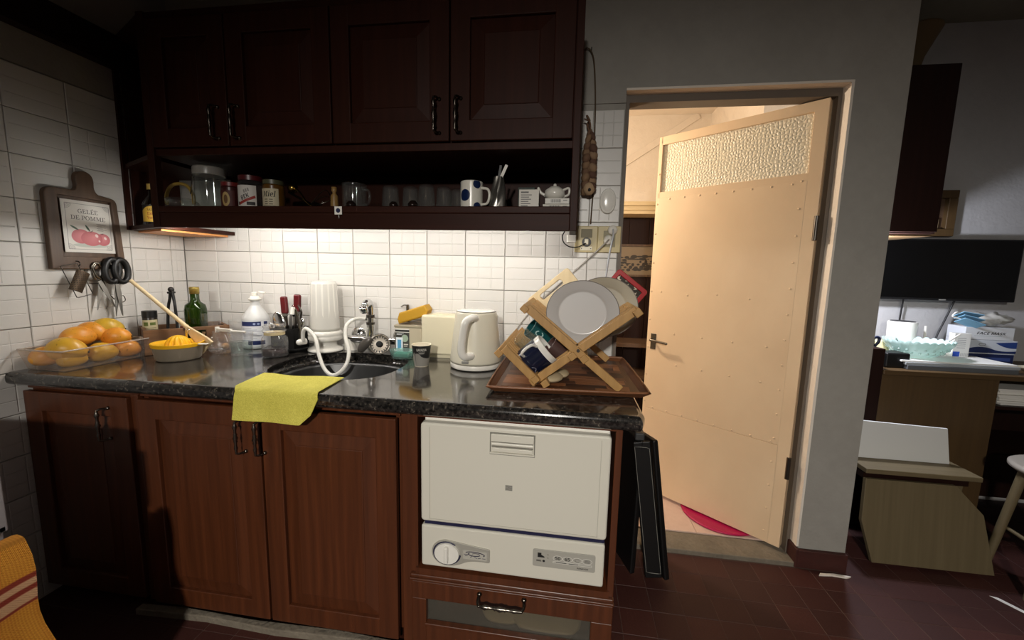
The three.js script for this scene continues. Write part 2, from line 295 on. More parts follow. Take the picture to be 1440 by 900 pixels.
// ---------------------------------------------------------------- cabinets
const handleV = (() => {                                          // turned drawer pull standing upright, length 0.095
  const L = 0.047, p = [[0.0032, -L], [0.0042, -L + 0.01], [0.0058, -L + 0.016], [0.004, -L + 0.022], [0.0036, -0.014], [0.0062, -0.011], [0.0042, -0.008], [0.0075, 0], [0.0042, 0.008], [0.0062, 0.011], [0.0036, 0.014], [0.0042, L - 0.022], [0.007, L - 0.014], [0.004, L - 0.006], [0.0032, L]];
  const g = [lathe(p, 0, 0, 0.026, 12)];
  for (const s of [-1, 1]) g.push(tube([[0, s * L, 0.026], [0.004, s * (L + 0.004), 0.018], [0.010, s * (L + 0.003), 0.006], [0.011, s * (L + 0.003), 0]], 0.0034), sph(0.006, 0.011, s * (L + 0.003), 0.002, 10));
  return mergeGeometries(g.map(clean));
})();
function panelDoor(parent, x0, x1, y0, y1, z, mat, stile, hx, hy, flip, hm = M.pewter) {  // raised-panel door with its pull
  const t = 0.018, w = x1 - x0, h = y1 - y0, s = stile;
  const d = mesh('door', [bx(x0, x0 + s, y0, y1, z - t, z, 0.003), bx(x1 - s, x1, y0, y1, z - t, z, 0.003), bx(x0 + s - 0.004, x1 - s + 0.004, y0, y0 + s, z - t + 0.001, z - 0.0004, 0.003), bx(x0 + s - 0.004, x1 - s + 0.004, y1 - s, y1, z - t + 0.001, z - 0.0004, 0.003)], mat, parent);
  const pw = w - 2 * s + 0.006, ph = h - 2 * s + 0.006, i = 0.045;
  const P = ext(rrect(pw - 2 * i, ph - 2 * i, 0.004), 0.004, 0.003).translate((x0 + x1) / 2, (y0 + y1) / 2, z - 0.010);
  const bev = new THREE.CylinderGeometry(1, 1, 1, 4, 1);          // sloping field round the raised panel
  const a = [-pw / 2, pw / 2, -ph / 2, ph / 2], b = [-pw / 2 + i, pw / 2 - i, -ph / 2 + i, ph / 2 - i], za = z - 0.013, zb = z - 0.0055, pos = [];
  const q = (A, B, C, D) => pos.push(...A, ...B, ...C, ...A, ...C, ...D);
  const o = [[a[0], a[2], za], [a[1], a[2], za], [a[1], a[3], za], [a[0], a[3], za]], n = [[b[0], b[2], zb], [b[1], b[2], zb], [b[1], b[3], zb], [b[0], b[3], zb]];
  for (let k = 0; k < 4; k++) q(o[k], o[(k + 1) % 4], n[(k + 1) % 4], n[k]);
  q(n[0], n[1], n[2], n[3]);
  const g = new THREE.BufferGeometry(); g.setAttribute('position', new THREE.Float32BufferAttribute(pos, 3)); g.setAttribute('uv', new THREE.Float32BufferAttribute(new Float32Array(pos.length / 3 * 2), 2)); g.computeVertexNormals(); g.translate((x0 + x1) / 2, (y0 + y1) / 2, 0);
  mesh('panel', [g, P, bx(x0 + s - 0.003, x1 - s + 0.003, y0 + s - 0.003, y1 - s + 0.003, z - t + 0.001, z - 0.0132)], mat, d);
  mesh('handle', handleV.clone().scale(flip ? -1 : 1, 1, 1).translate(hx, hy, z), hm, d, { label: 'turned pewter pull handle' });
  return d;
}
{
  const c = thing('base_cabinet', 'narrow single-door dark wood base cabinet in the left corner', 'cabinet', [0.21, 0, 0.3], W);
  mesh('carcass', [bx(0.002, 0.424, 0.05, 0.735, 0.01, 0.575), bx(0.002, 0.424, 0.735, 0.755, 0.01, 0.588, 0.002), bx(0.398, 0.424, 0.03, 0.74, 0.57, 0.59)], M.red, c);
  panelDoor(c, 0.004, 0.396, 0.042, 0.730, 0.603, M.red, 0.065, 0.318, 0.645, false);
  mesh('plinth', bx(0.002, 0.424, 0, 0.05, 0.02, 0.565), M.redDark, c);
  const d = thing('base_cabinet', 'double-door reddish wood base cabinet under the sink, a yellow cloth hanging over it', 'cabinet', [0.87, 0, 0.3], W);
  mesh('carcass', [bx(0.428, 0.445, 0.05, 0.735, 0.01, 0.575), bx(1.27, 1.288, 0.05, 0.735, 0.01, 0.575), bx(0.44, 1.275, 0.05, 0.07, 0.01, 0.575), bx(0.44, 1.275, 0.05, 0.735, 0.01, 0.02), bx(0.428, 1.288, 0.735, 0.755, 0.545, 0.588, 0.002), bx(0.428, 1.288, 0.735, 0.755, 0.01, 0.04)], M.red, d);
  panelDoor(d, 0.432, 0.852, 0.034, 0.730, 0.603, M.red, 0.062, 0.795, 0.645, false);
  panelDoor(d, 0.859, 1.280, 0.034, 0.730, 0.603, M.red, 0.062, 0.858, 0.645, false);
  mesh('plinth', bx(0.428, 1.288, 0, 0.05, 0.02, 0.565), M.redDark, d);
  const e = thing('dishwasher_cabinet', 'open wooden cabinet bay holding the white dishwasher, with a glazed drawer below', 'cabinet', [1.6, 0, 0.3], W);
  mesh('carcass', [bx(1.292, 1.340, 0.0, 0.755, 0.01, 0.592, 0.002), bx(1.886, 1.904, 0, 0.755, 0.01, 0.592, 0.002), bx(1.335, 1.89, 0.738, 0.755, 0.01, 0.588), bx(1.335, 1.89, 0.0, 0.755, 0.01, 0.025), bx(1.335, 1.89, 0.02, 0.04, 0.02, 0.58)], M.red, e);
  mesh('shelf', [bx(1.335, 1.89, 0.262, 0.280, 0.02, 0.60), bx(1.318, 1.905, 0.238, 0.262, 0.57, 0.604, 0.005), bx(1.318, 1.905, 0.246, 0.254, 0.58, 0.611, 0.003)], M.red, e);
  const dr = mesh('drawer', [bx(1.32, 1.905, 0.178, 0.234, 0.572, 0.596, 0.003), bx(1.32, 1.365, 0.03, 0.178, 0.572, 0.5955, 0.003), bx(1.846, 1.905, 0.03, 0.178, 0.572, 0.5955, 0.003), bx(1.36, 1.85, 0.03, 0.096, 0.572, 0.594, 0.003), bx(1.36, 1.85, 0.090, 0.100, 0.58, 0.599, 0.003)], M.red, e);
  mesh('glass_panel', bx(1.36, 1.85, 0.095, 0.182, 0.576, 0.580), phy({ color: 0xd0cabc, roughness: 0.16, transmission: 0.92, thickness: 0 }), dr);
  mesh('handle', handleV.clone().scale(1.15, 1.3, 1.15).rotateZ(Math.PI / 2).translate(1.592, 0.208, 0.597), M.pewter, dr, { label: 'turned pewter pull handle' });
  single('folded_bag', 'pale folded plastic bag lying behind the glass of the lower drawer', 'bag', [sph(1).scale(0.11, 0.03, 0.09).translate(1.72, 0.072, 0.48), sph(1).scale(0.07, 0.022, 0.06).translate(1.58, 0.063, 0.47)], M.paper);
}
// worktop with a rounded front and a cut-out for the sink
{
  const s = shape([[0.002, 0.016], [0.002, 0.62], [1.932, 0.62], [1.938, 0.60], [1.938, 0.016]]);
  const hole = new THREE.Path(); oval(0.226, 0.198, 0.938, 0.297, 2.7).reverse().forEach((p, i) => i ? hole.lineTo(p[0], p[1]) : hole.moveTo(p[0], p[1])); hole.closePath(); s.holes.push(hole);
  const g = new THREE.ExtrudeGeometry(s, { depth: 0.008, bevelEnabled: true, bevelThickness: 0.0165, bevelSize: 0.0165, bevelSegments: 6, curveSegments: 12 }).rotateX(Math.PI / 2).translate(0, CT - 0.0165, 0);
  g.applyMatrix4(new THREE.Matrix4().makeScale(1, 1, 1));
  single('worktop', 'long polished dark speckled granite worktop with a rounded front edge', 'worktop', g, M.granite);
  const rings = [[0.232, 0.204, 0.755], [0.222, 0.194, 0.754], [0.214, 0.186, 0.745], [0.205, 0.178, 0.66], [0.185, 0.16, 0.635], [0.06, 0.05, 0.628], [0.0005, 0.0005, 0.627]].map(([a, b, y]) => oval(a, b, 0.938, 0.297, 2.7, 56).map(p => [p[0], y, p[1]]));
  const pos = [], idx = []; rings.forEach(r => r.forEach(p => pos.push(...p)));
  for (let r = 0; r + 1 < rings.length; r++) for (let i = 0; i < 56; i++) { const a = r * 56 + i, b = r * 56 + (i + 1) % 56; idx.push(a, a + 56, b, b, a + 56, b + 56); }
  const sg = new THREE.BufferGeometry(); sg.setAttribute('position', new THREE.Float32BufferAttribute(pos, 3)); sg.setIndex(idx); sg.setAttribute('uv', new THREE.Float32BufferAttribute(new Float32Array(pos.length / 3 * 2), 2)); sg.computeVertexNormals();
  const sk = thing('sink', 'oval stainless steel sink basin set under the dark worktop', 'sink', [0.938, 0.627, 0.297], W);
  M.sink.side = THREE.DoubleSide; mesh('basin', sg, M.sink, sk); mesh('drain', cyl(0.04, 0.042, 0.004, 0.938, 0.631, 0.297), M.chrome, sk);
}
// wall cabinet
{
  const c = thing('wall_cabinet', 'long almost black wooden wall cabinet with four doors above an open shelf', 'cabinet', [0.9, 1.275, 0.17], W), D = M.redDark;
  mesh('carcass', [bx(0.27, 1.742, 1.545, 1.985, 0.006, 0.34), bx(0.267, 1.745, 1.965, 1.988, 0.006, 0.352, 0.002), bx(1.742, 1.764, 1.277, 1.988, 0.006, 0.36, 0.002), bx(0.266, 0.294, 1.277, 1.988, 0.335, 0.36, 0.002), bx(0.29, 1.745, 1.523, 1.546, 0.006, 0.352, 0.002)], D, c);
  mesh('shelf', [bx(0.27, 1.742, 1.334, 1.346, 0.006, 0.345), bx(0.294, 1.742, 1.329, 1.351, 0.34, 0.362, 0.003)], D, c, { grain: 'x' });
  mesh('apron', bx(0.294, 1.742, 1.277, 1.329, 0.342, 0.358, 0.002), D, c, { grain: 'x' });
  mesh('back_panel', bx(0.27, 1.742, 1.346, 1.525, 0.006, 0.012), D, c);
  const poly = (y, t) => ext(shape([[0.004, -0.006], [0.004, -0.226], [0.268, -0.352], [0.268, -0.006]]), t).rotateX(-Math.PI / 2).translate(0, y, 0);
  mesh('corner_shelf', [poly(1.277, 0.015), poly(1.515, 0.015), poly(1.973, 0.015), bar([0.006, 1.277, 0.229], [0.006, 1.988, 0.229], 0.010, 0.018), ext(shape([[0.004, 1.277], [0.012, 1.277], [0.012, 1.988], [0.004, 1.988]]), 0.2).translate(0, 0, 0.01)], D, c);
  mesh('underside_board', ext(shape([[0.008, -0.008], [0.008, -0.200], [0.235, -0.305], [0.235, -0.008]]), 0.0075).rotateX(-Math.PI / 2).translate(0, 1.269, 0), M.orangeWood, c, { grain: 'x', label: 'bright orange board under the left end' });  // bright orange board, much paler than the rest of the cabinet
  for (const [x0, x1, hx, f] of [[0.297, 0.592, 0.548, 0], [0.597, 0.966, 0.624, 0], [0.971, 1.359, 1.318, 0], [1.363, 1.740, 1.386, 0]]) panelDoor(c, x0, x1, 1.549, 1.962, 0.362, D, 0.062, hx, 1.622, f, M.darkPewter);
}
// strip lamp under the wall cabinet
{
  const s = thing('strip_light', 'long glowing strip light hidden under the dark wall cabinet', 'lamp', [1.0, 1.297, 0.285], W);
  mesh('housing', bx(0.28, 1.72, 1.318, 1.333, 0.26, 0.31, 0.004), M.whitePlastic, s);
  mesh('tube', cyl(0.009, 0.009, 1.40, 0, 0, 0, 16).rotateZ(Math.PI / 2).translate(0.98, 1.306, 0.285), std({ color: 0xffffff, emissive: 0xfff3e2, emissiveIntensity: 6 }), s);
  for (let i = 0; i < 12; i++) { const L = new THREE.PointLight(LIGHT.strip.color, LIGHT.strip.power / 12 * (i < 3 ? 1.8 : 1), 0, 2); L.position.set(0.32 + i * 0.117, 1.291, 0.285); L.castShadow = true; L.shadow.radius = 1; scene.add(L); }
}

// ---------------------------------------------------------------- dishwasher and the things at the right end of the worktop
{
  const d = thing('dishwasher', 'small white tabletop dishwasher in the open cabinet bay', 'dishwasher', [1.617, 0.280, 0.35], W);
  mesh('body', [bx(1.356, 1.874, 0.281, 0.735, 0.08, 0.575, 0.004), bx(1.36, 1.87, 0.733, 0.738, 0.42, 0.575, 0.002)], M.whitePlastic, d);
  mesh('door', [ext(rrect(0.524, 0.296, 0.012), 0.016, 0.006, { bs: 3 }).translate(1.614, 0.579, 0.578), bx(1.554, 1.672, 0.690, 0.712, 0.60, 0.6065, 0.002), bx(1.552, 1.674, 0.655, 0.659, 0.60, 0.605)], M.dw, d);
  mesh('handle', [rod([1.557, 0.683, 0.601], [1.669, 0.683, 0.601], 0.006), bx(1.557, 1.669, 0.660, 0.672, 0.597, 0.6035, 0.002)], M.dw, d);
  mesh('recess_line', [bx(1.551, 1.554, 0.654, 0.713, 0.60, 0.6025), bx(1.672, 1.675, 0.654, 0.713, 0.60, 0.6025), bx(1.551, 1.675, 0.652, 0.6545, 0.60, 0.6025), bx(1.551, 1.675, 0.7125, 0.7145, 0.60, 0.6025), bx(1.556, 1.670, 0.6735, 0.6765, 0.60, 0.6028), bx(1.556, 1.670, 0.689, 0.691, 0.60, 0.6075)], plain(0x7d7a70, 0.5), d);  // grey lines drawn for the shaded edges of the handle recess
  mesh('control_panel', ext(rrect(0.522, 0.128, 0.008), 0.014, 0.005, { bs: 3 }).translate(1.613, 0.353, 0.578), M.dw, d);
  mesh('seam', [bx(1.378, 1.851, 0.440, 0.4415, 0.5992, 0.6006), bx(1.378, 1.3795, 0.44, 0.715, 0.5992, 0.6006), bx(1.8495, 1.851, 0.44, 0.715, 0.5992, 0.6006)], plain(0xb4b0a2, 0.4), d);
  mesh('seal', bx(1.36, 1.872, 0.417, 0.431, 0.5, 0.590), plain(0x16163a, 0.5), d);
  mesh('badge', new THREE.PlaneGeometry(0.02, 0.016).translate(1.606, 0.557, 0.6005), print(64, 52, (g, w, h) => { g.fillStyle = '#9a978e'; g.fillRect(0, 0, w, h); g.strokeStyle = '#5b5a55'; g.lineWidth = 4; for (let i = 0; i < 4; i++) { g.beginPath(); g.moveTo(3, 8 + i * 12); g.quadraticCurveTo(18, 1 + i * 12, 32, 8 + i * 12); g.quadraticCurveTo(46, 15 + i * 12, 61, 8 + i * 12); g.stroke(); } }), d, { keepUV: true });
  const plate = new THREE.Shape(); plate.moveTo(1.43, 0.379); plate.lineTo(1.55, 0.364); plate.quadraticCurveTo(1.556, 0.363, 1.556, 0.357); plate.lineTo(1.556, 0.327); plate.quadraticCurveTo(1.556, 0.322, 1.55, 0.322); plate.quadraticCurveTo(1.50, 0.325, 1.478, 0.312); plate.quadraticCurveTo(1.455, 0.299, 1.43, 0.299); plate.absellipse(1.43, 0.339, 0.046, 0.040, -Math.PI / 2, Math.PI / 2, true, 0);
  mesh('dial_plate', ext(plate, 0.002, 0.0015).translate(0, 0, 0.597), plain(0xb4b1a6, 0.3, 0.3), d);
  mesh('swirl_print', new THREE.PlaneGeometry(0.07, 0.028).translate(1.513, 0.342, 0.6012), print(256, 100, (g, w, h) => { g.fillStyle = '#b4b1a6'; g.fillRect(0, 0, w, h); g.strokeStyle = '#23203a'; g.lineWidth = 9; g.beginPath(); g.ellipse(128, 36, 100, 22, 0.05, Math.PI * 1.05, Math.PI * 2.15); g.stroke(); g.beginPath(); g.ellipse(120, 40, 62, 18, 0, 0.2, Math.PI * 1.2); g.stroke(); g.lineWidth = 6; g.beginPath(); g.ellipse(140, 38, 40, 10, 0, Math.PI, Math.PI * 1.9); g.stroke(); g.lineWidth = 5; for (const [a, b, c, e] of [[8, 48, 60, 44], [20, 64, 50, 58], [78, 78, 96, 62], [120, 70, 150, 80], [160, 80, 190, 72], [205, 76, 240, 76]]) { g.beginPath(); g.moveTo(a, b); g.lineTo(c, e); g.stroke(); } }), d, { keepUV: true });
  const k = mesh('dial', [cyl(0.036, 0.037, 0.006, 0, 0, 0, 36).rotateX(Math.PI / 2).scale(1, 0.87, 1).translate(1.43, 0.339, 0.603)], M.whiteGloss, d);
  mesh('grip', [box(0.012, 0.050, 0.012, 1.43, 0.339, 0.610, 0.004)], M.whiteGloss, k);
  mesh('ring', new THREE.TorusGeometry(0.0395, 0.0022, 8, 40, Math.PI * 1.7).rotateZ(0.9).scale(1, 0.87, 0.8).translate(1.43, 0.339, 0.601), plain(0x2a2a44, 0.4), k);
  mesh('program_label', [ext(rrect(0.172, 0.052, 0.006), 0.0015, 0.001).translate(1.764, 0.358, 0.597)], plain(0xa7a49a, 0.35), d);
  mesh('program_print', new THREE.PlaneGeometry(0.164, 0.047).translate(1.764, 0.358, 0.6002), print(512, 150, (g, w, h) => {
    g.fillStyle = '#a7a49a'; g.fillRect(0, 0, w, h); g.fillStyle = '#1c1c1c'; g.beginPath(); g.moveTo(30, 22); g.lineTo(62, 22); g.lineTo(62, 40); g.lineTo(90, 56); g.lineTo(90, 66); g.lineTo(30, 66); g.fill();
    g.font = 'bold 15px sans-serif'; g.fillText('\u2190 \u00b0C', 100, 40); g.fillText('\u2190 \u00b0C', 100, 72); g.strokeStyle = '#e4e2da'; g.lineWidth = 3;
    const o = (x, wd) => { g.beginPath(); g.ellipse(x, 58, wd, 24, 0, 0, 7); g.stroke(); }; [[205, 40], [288, 40], [372, 40], [455, 42]].forEach(a => o(...a));
    g.font = 'bold 44px sans-serif'; g.fillStyle = '#2a2a2a'; g.fillText('50', 180, 74); g.fillText('65', 263, 74); g.strokeStyle = '#3a3a3a'; g.beginPath(); g.ellipse(372, 58, 20, 12, 0, 0.5, 5.8); g.stroke(); for (let i = 0; i < 4; i++) { g.fillRect(432, 44 + i * 8, 46, 3); }
    g.strokeStyle = '#e4e2da'; g.strokeRect(165, 90, 330, 14); g.font = '12px sans-serif'; g.fillRect(190, 94, 90, 6); g.fillRect(300, 94, 80, 6); g.fillStyle = '#1c1c1c'; g.font = 'bold 20px sans-serif'; g.fillRect(20, 90, 40, 5); g.fillRect(20, 99, 44, 6); g.beginPath(); g.arc(84, 98, 11, 0, 7); g.fill(); g.font = 'bold 21px sans-serif'; g.fillText('PANAVOX', 370, 138);
  }), d, { keepUV: true });
}
{ // black padded folding stool leaning at the end of the cabinet
  const s = thing('folding_stool', 'black padded folding stool standing folded at the right end of the cabinets', 'stool', [2.04, 0, 0.12], W);
  mesh('seat', bar([2.012, 0.555, 0.07], [2.046, 0.555, 0.07], 0.03, 0.2, V(0, 0, 1), 0.006), M.darkGrey, s);  // top coloured grey to show light falling on the black stool
  const slab = (a, b, w) => bar(a, b, 0.022, w, V(0.35, 0, 1), 0.007);
  mesh('side_panel', slab([2.055, 0.545, 0.10], [2.128, 0.012, 0.12], 0.17), M.black, s);
  mesh('side_panel', slab([2.012, 0.545, 0.10], [2.004, 0.012, 0.10], 0.17), M.black, s);
  mesh('front_panel', bar([2.034, 0.542, 0.175], [2.108, 0.014, 0.185], 0.062, 0.012, V(0, 0, 1), 0.005), M.black, s);
  const A = (u, v) => { const t = 1 - v; return [2.034 + 0.074 * t + u * 0.026, 0.532 - 0.51 * t, 0.1825 + 0.010 * t]; };
  mesh('stitching', tube([A(-1, 0.98), A(1, 0.98), A(1, 0.03), A(-1, 0.03)], 0.0009, { closed: true, tension: 0.01, seg: 80 }), M.grey, s);
}
// tray with raised rim; strips of wood laid across the bottom
{
  const t = thing('serving_tray', 'large brown wooden strip tray under the dish rack, overhanging the worktop end', 'tray', [1.765, CT, 0.27], W);
  const A = [[1.525, 0.515], [1.985, 0.485], [1.968, 0.02], [1.520, 0.035]];
  const base = ext(shape(A.map(([x, z]) => [1.755 + (x - 1.755) * 0.93, -(0.26 + (z - 0.26) * 0.93)])), 0.006, 0.002).rotateX(-Math.PI / 2).translate(0, CT + 0.001, 0);
  mesh('base', base, SLATS[1], t);
  const edge = (p, q, n) => { // sloping rim board from p to q, n outward
    const lo = 0.0, hi = 0.015, o = 0.03, pos = [], P = (a, y, k) => [a[0] + n[0] * k, CT + 0.003 + y, a[1] + n[1] * k];
    const f = (...v) => pos.push(...v[0], ...v[1], ...v[2], ...v[0], ...v[2], ...v[3]);
    const s = 0.007, a = P(p[0], lo, 0), b = P(q[0], lo, 0), c = P(q[1], hi, 0), d = P(p[1], hi, 0), a2 = P(p[0], lo - 0.001, s), b2 = P(q[0], lo - 0.001, s), c2 = P(q[1], hi, s), d2 = P(p[1], hi, s);
    f(a, b, c, d); f(b2, a2, d2, c2); f(d, c, c2, d2); f(a2, b2, b, a);
    const g = new THREE.BufferGeometry(); g.setAttribute('position', new THREE.Float32BufferAttribute(pos, 3)); g.setAttribute('uv', new THREE.Float32BufferAttribute(new Float32Array(pos.length / 3 * 2), 2)); g.computeVertexNormals(); return g;
  };
  const inn = A.map(([x, z]) => [1.755 + (x - 1.755) * 0.92, 0.26 + (z - 0.26) * 0.92]), N4 = [[0.06, 1], [1, 0], [0, -1], [-1, 0]];
  M.tray = SLATS[2].clone(); M.tray.side = THREE.DoubleSide;
  for (let i = 0; i < 4; i++) { const j = (i + 1) % 4; mesh('rim', edge([inn[i], A[i]], [inn[j], A[j]], N4[i]), M.tray, t, { grain: i % 2 ? 'z' : 'x' }); }
  mesh('rim_edge', tube(A.map(([x, z]) => [x, CT + 0.019, z]), 0.0040, { closed: true, tension: 0.04, seg: 120, rs: 8 }), SLATS[3], t, { grain: 'x' });
  for (let r = 0; r < 13; r++) {
    const z = 0.064 + r * 0.0325; let x = 1.556; while (x < 1.935) { const L = Math.min(rr(0.08, 0.2), 1.94 - x); if (L > 0.02) mesh('strip', box(L - 0.001, 0.003, 0.0315, x + L / 2, CT + 0.0095 + rr(0, 0.0006), z, 0), SLATS[Math.floor(rnd() * 5)], t, { grain: 'x' }); x += L; }
  }
}
{ // folding wooden dish rack, seen end on as an X
  const r = thing('dish_rack', 'light wooden folding X dish rack standing in the brown tray', 'dish rack', [1.78, CT + 0.012, 0.27], W);
  const zs = [0.06, 0.126, 0.192, 0.258, 0.324, 0.39, 0.455], y0 = 0.812;
  const S = V(0, 0, 1);
  for (const [i, z] of zs.entries()) {
    const e = i === 0 || i === 6, t = e ? 0.014 : 0.006, w = e ? 0.024 : 0.018, dz = i === 0 || i === 6 ? 0.0075 : 0.004;
    if (e) { // full legs on the two ends
      mesh('leg', bar([1.628, 1.047, z + dz], [1.908, y0 + 0.004, z + dz], w, t, S, 0.002), M.beech, r);
      mesh('leg', bar([1.943, 1.049, z - dz], [1.645, y0 + 0.002, z - dz], w, t, S, 0.002), M.beech, r);
      mesh('arm', bar([1.562, 0.921, z + dz], [1.664, y0 + 0.014, z + dz], w, t, S, 0.002), M.beech, r);
      mesh('bolt', [cyl(0.005, 0.005, 0.004, 0, 0, 0, 12).rotateX(Math.PI / 2).translate(1.782, 0.926, z + 0.016), cyl(0.005, 0.005, 0.004, 0, 0, 0, 12).rotateX(Math.PI / 2).translate(1.665, 0.826, z + 0.016)], M.darkSteel, r);
    } else {
      mesh('slat', bar([1.632, 1.043, z], [1.800, 0.906, z], w, t, S), M.beech, r);
      mesh('slat', bar([1.938, 1.044, z], [1.690, 0.850, z], w, t, S), M.beech, r);
    }
  }
  for (let k = 0; k < 15; k++) { const z = 0.09 + k * 0.026; mesh('slat', bar([1.566, 0.925, z], [1.652, 0.833, z], 0.012, 0.005, S), M.beech, r); }
  for (const [x, y, a] of [[1.622, 1.046, -0.72], [1.944, 1.046, 0.68], [1.548, 0.910, -0.75], [1.660, 0.836, 0.7], [1.800, 0.906, 0.7], [1.766, 0.912, 0.7], [1.690, 0.825, 0.6]]) mesh('cross_rail', box(0.022, 0.020, 0.425, 0, 0, 0, 0.002).rotateZ(a).translate(x, y - 0.004, 0.262), M.beech, r, { grain: 'z' });
}
function makePlate(name, label, mat, [x, y, z], R, ry, tilt, roll, group) {
  const g = thing(name, label, 'plate', [x, y, z], { group }); g.rotation.set(tilt, ry, roll, 'YXZ');
  const L = lathe([[0, -0.006], [R * 0.64, -0.006], [R * 0.70, -0.001], [R * 0.98, 0.010], [R, 0.013], [R * 0.985, 0.0145], [R * 0.75, 0.006], [R * 0.69, 0.001], [R * 0.64, -0.001], [0, -0.001]], 0, 0, 0, 56).rotateX(Math.PI / 2).scale(1, 0.90, 1).translate(0, R * 0.9, 0);
  mesh('dish', L, mat, g); mesh('rim_line', new THREE.TorusGeometry(R * 0.993, 0.0016, 6, 64).scale(1, 0.90, 1).translate(0, R * 0.9, 0.0135), plain(0x6c655e, 0.4), g, { label: 'thin dark edge line' });
  return g;
}
makePlate('dinner_plate', 'greyish white dinner plate with a dark edge line, foremost in the dish rack', M.shadedChina, [1.793, 0.925, 0.375], 0.112, 0.0, -0.10, 0);
makePlate('dinner_plate', 'beige dinner plate behind the front plate, next to the red-rimmed tin', phy({ color: 0xaea592, roughness: 0.25, clearcoat: 0.4 }), [1.868, 0.935, 0.245], 0.112, 0.0, -0.08, 0);
{
  const s = rrect(0.19, 0.16, 0.014), h = new THREE.Path(); const hh = rrect(0.098, 0.022, 0.011, 0, 0.052).getPoints(6).reverse(); hh.forEach((p, i) => i ? h.lineTo(p.x, p.y) : h.moveTo(p.x, p.y)); s.holes.push(h);
  single('chopping_board', 'pale chopping board with a slot handle, standing tilted in the dish rack', 'chopping board', ext(s, 0.008, 0.002).rotateX(-0.06).rotateZ(0.71).translate(1.720, 1.046, 0.16), M.paleWood);
  const t = thing('tin_tray', 'small red-rimmed metal tray standing at the back right of the dish rack', 'tray', [1.945, 0.97, 0.10], W);
  const R = (g) => g.rotateZ(-0.66).translate(1.935, 1.068, 0.11);
  const fr = rrect(0.135, 0.15, 0.014), ho = new THREE.Path(); rrect(0.105, 0.116, 0.006).getPoints(5).reverse().forEach((p, i) => i ? ho.lineTo(p.x, p.y) : ho.moveTo(p.x, p.y)); fr.holes.push(ho);
  mesh('frame', R(ext(fr, 0.012, 0.002)), plain(0xa5161c, 0.35), t);
  mesh('plate', R(box(0.107, 0.118, 0.003, 0, 0, 0.004)), std({ map: tex(64, [0.03, 0.03], (u, v) => { const k = fbm(u, v, 3, 3, 3, 2); return k > 0.52 ? [190, 180, 160] : [44, 38, 30]; }), roughness: 0.4, metalness: 0.5 }), t, { label: 'patterned silver and black sheet' });
}
function mug(name, label, mat, r, h, pos, rot, handle, o = {}) {
  const g = thing(name, label, 'mug', pos, o); g.rotation.set(...rot);
  mesh('body', lathe([[0, 0], [r * 0.92, 0], [r, 0.006], [r, h - 0.003], [r - 0.002, h], [r - 0.004, h - 0.002], [r - 0.004, 0.007], [0, 0.006]], 0, -h / 2, 0), mat, g);
  if (handle) mesh('handle', tube([[r - 0.002, h * 0.28, 0], [r + 0.022, h * 0.22, 0], [r + 0.028, 0, 0], [r + 0.02, -h * 0.24, 0], [r - 0.002, -h * 0.28, 0]], 0.0045), handle, g);
  return g;
}
{ // the mugs and glasses lying in the lower left arm of the rack
  const a = mug('mug', 'dark navy mug with a white squiggle, lying in the lower left of the rack', M.whiteGloss, 0.050, 0.090, [1.658, 0.886, 0.388], [0, -2.2, -0.85, 'ZYX'], M.whiteGloss);
  mesh('navy_band', wrap(0.0502, 0.070, 0, -0.009, 0, 2.6, 5.6), print(256, 128, (g, w, h) => { g.fillStyle = '#14182c'; g.fillRect(0, 0, w, h); g.strokeStyle = '#a9a9b4'; g.lineWidth = 2; g.beginPath(); g.moveTo(120, 96); g.quadraticCurveTo(132, 70, 136, 96); g.quadraticCurveTo(140, 110, 152, 84); g.quadraticCurveTo(146, 76, 156, 66); g.stroke(); }, 0.2), a, { keepUV: true });
  const b = mug('mug', 'dark teal mug with a pale ring motif, lying behind the clear glass in the rack', plain(0x0f4a4c, 0.3), 0.034, 0.085, [1.655, 0.938, 0.27], [0.2, 0.2, 0.9], null);
  mesh('motif', wrap(0.0345, 0.04, 0, 0.012, 0, 0.2, 1.2), print(128, 64, (g, w, h) => { g.fillStyle = '#0f4a4c'; g.fillRect(0, 0, w, h); g.strokeStyle = '#b9d2cc'; g.lineWidth = 7; g.beginPath(); g.ellipse(64, 32, 26, 20, 0.3, 0, 5.4); g.stroke(); }, 0.3), b, { keepUV: true });
  mug('drinking_glass', 'clear glass lying in the rack above the navy mug', M.glassDim, 0.033, 0.09, [1.632, 0.915, 0.345], [0.2, 0.2, 0.86], null);
  mug('mug', 'brown stoneware mug lying beside the crossing of the rack', plain(0x4a3430, 0.45), 0.032, 0.075, [1.724, 0.900, 0.36], [0.3, 0, 0.9], plain(0x4a3430, 0.45));
  mug('drinking_glass', 'small faceted glass lying at the back of the rack arm', M.glassDim, 0.028, 0.07, [1.70, 0.925, 0.2], [0.1, 0.3, 0.9], null);
  single('dishcloth', 'crumpled beige cloth under the lower left arm of the dish rack', 'cloth', [sph(1).scale(0.035, 0.014, 0.05).translate(1.707, 0.826, 0.40), sph(1).scale(0.025, 0.012, 0.04).translate(1.735, 0.828, 0.36)], plain(0xb8a684, 0.9));
}
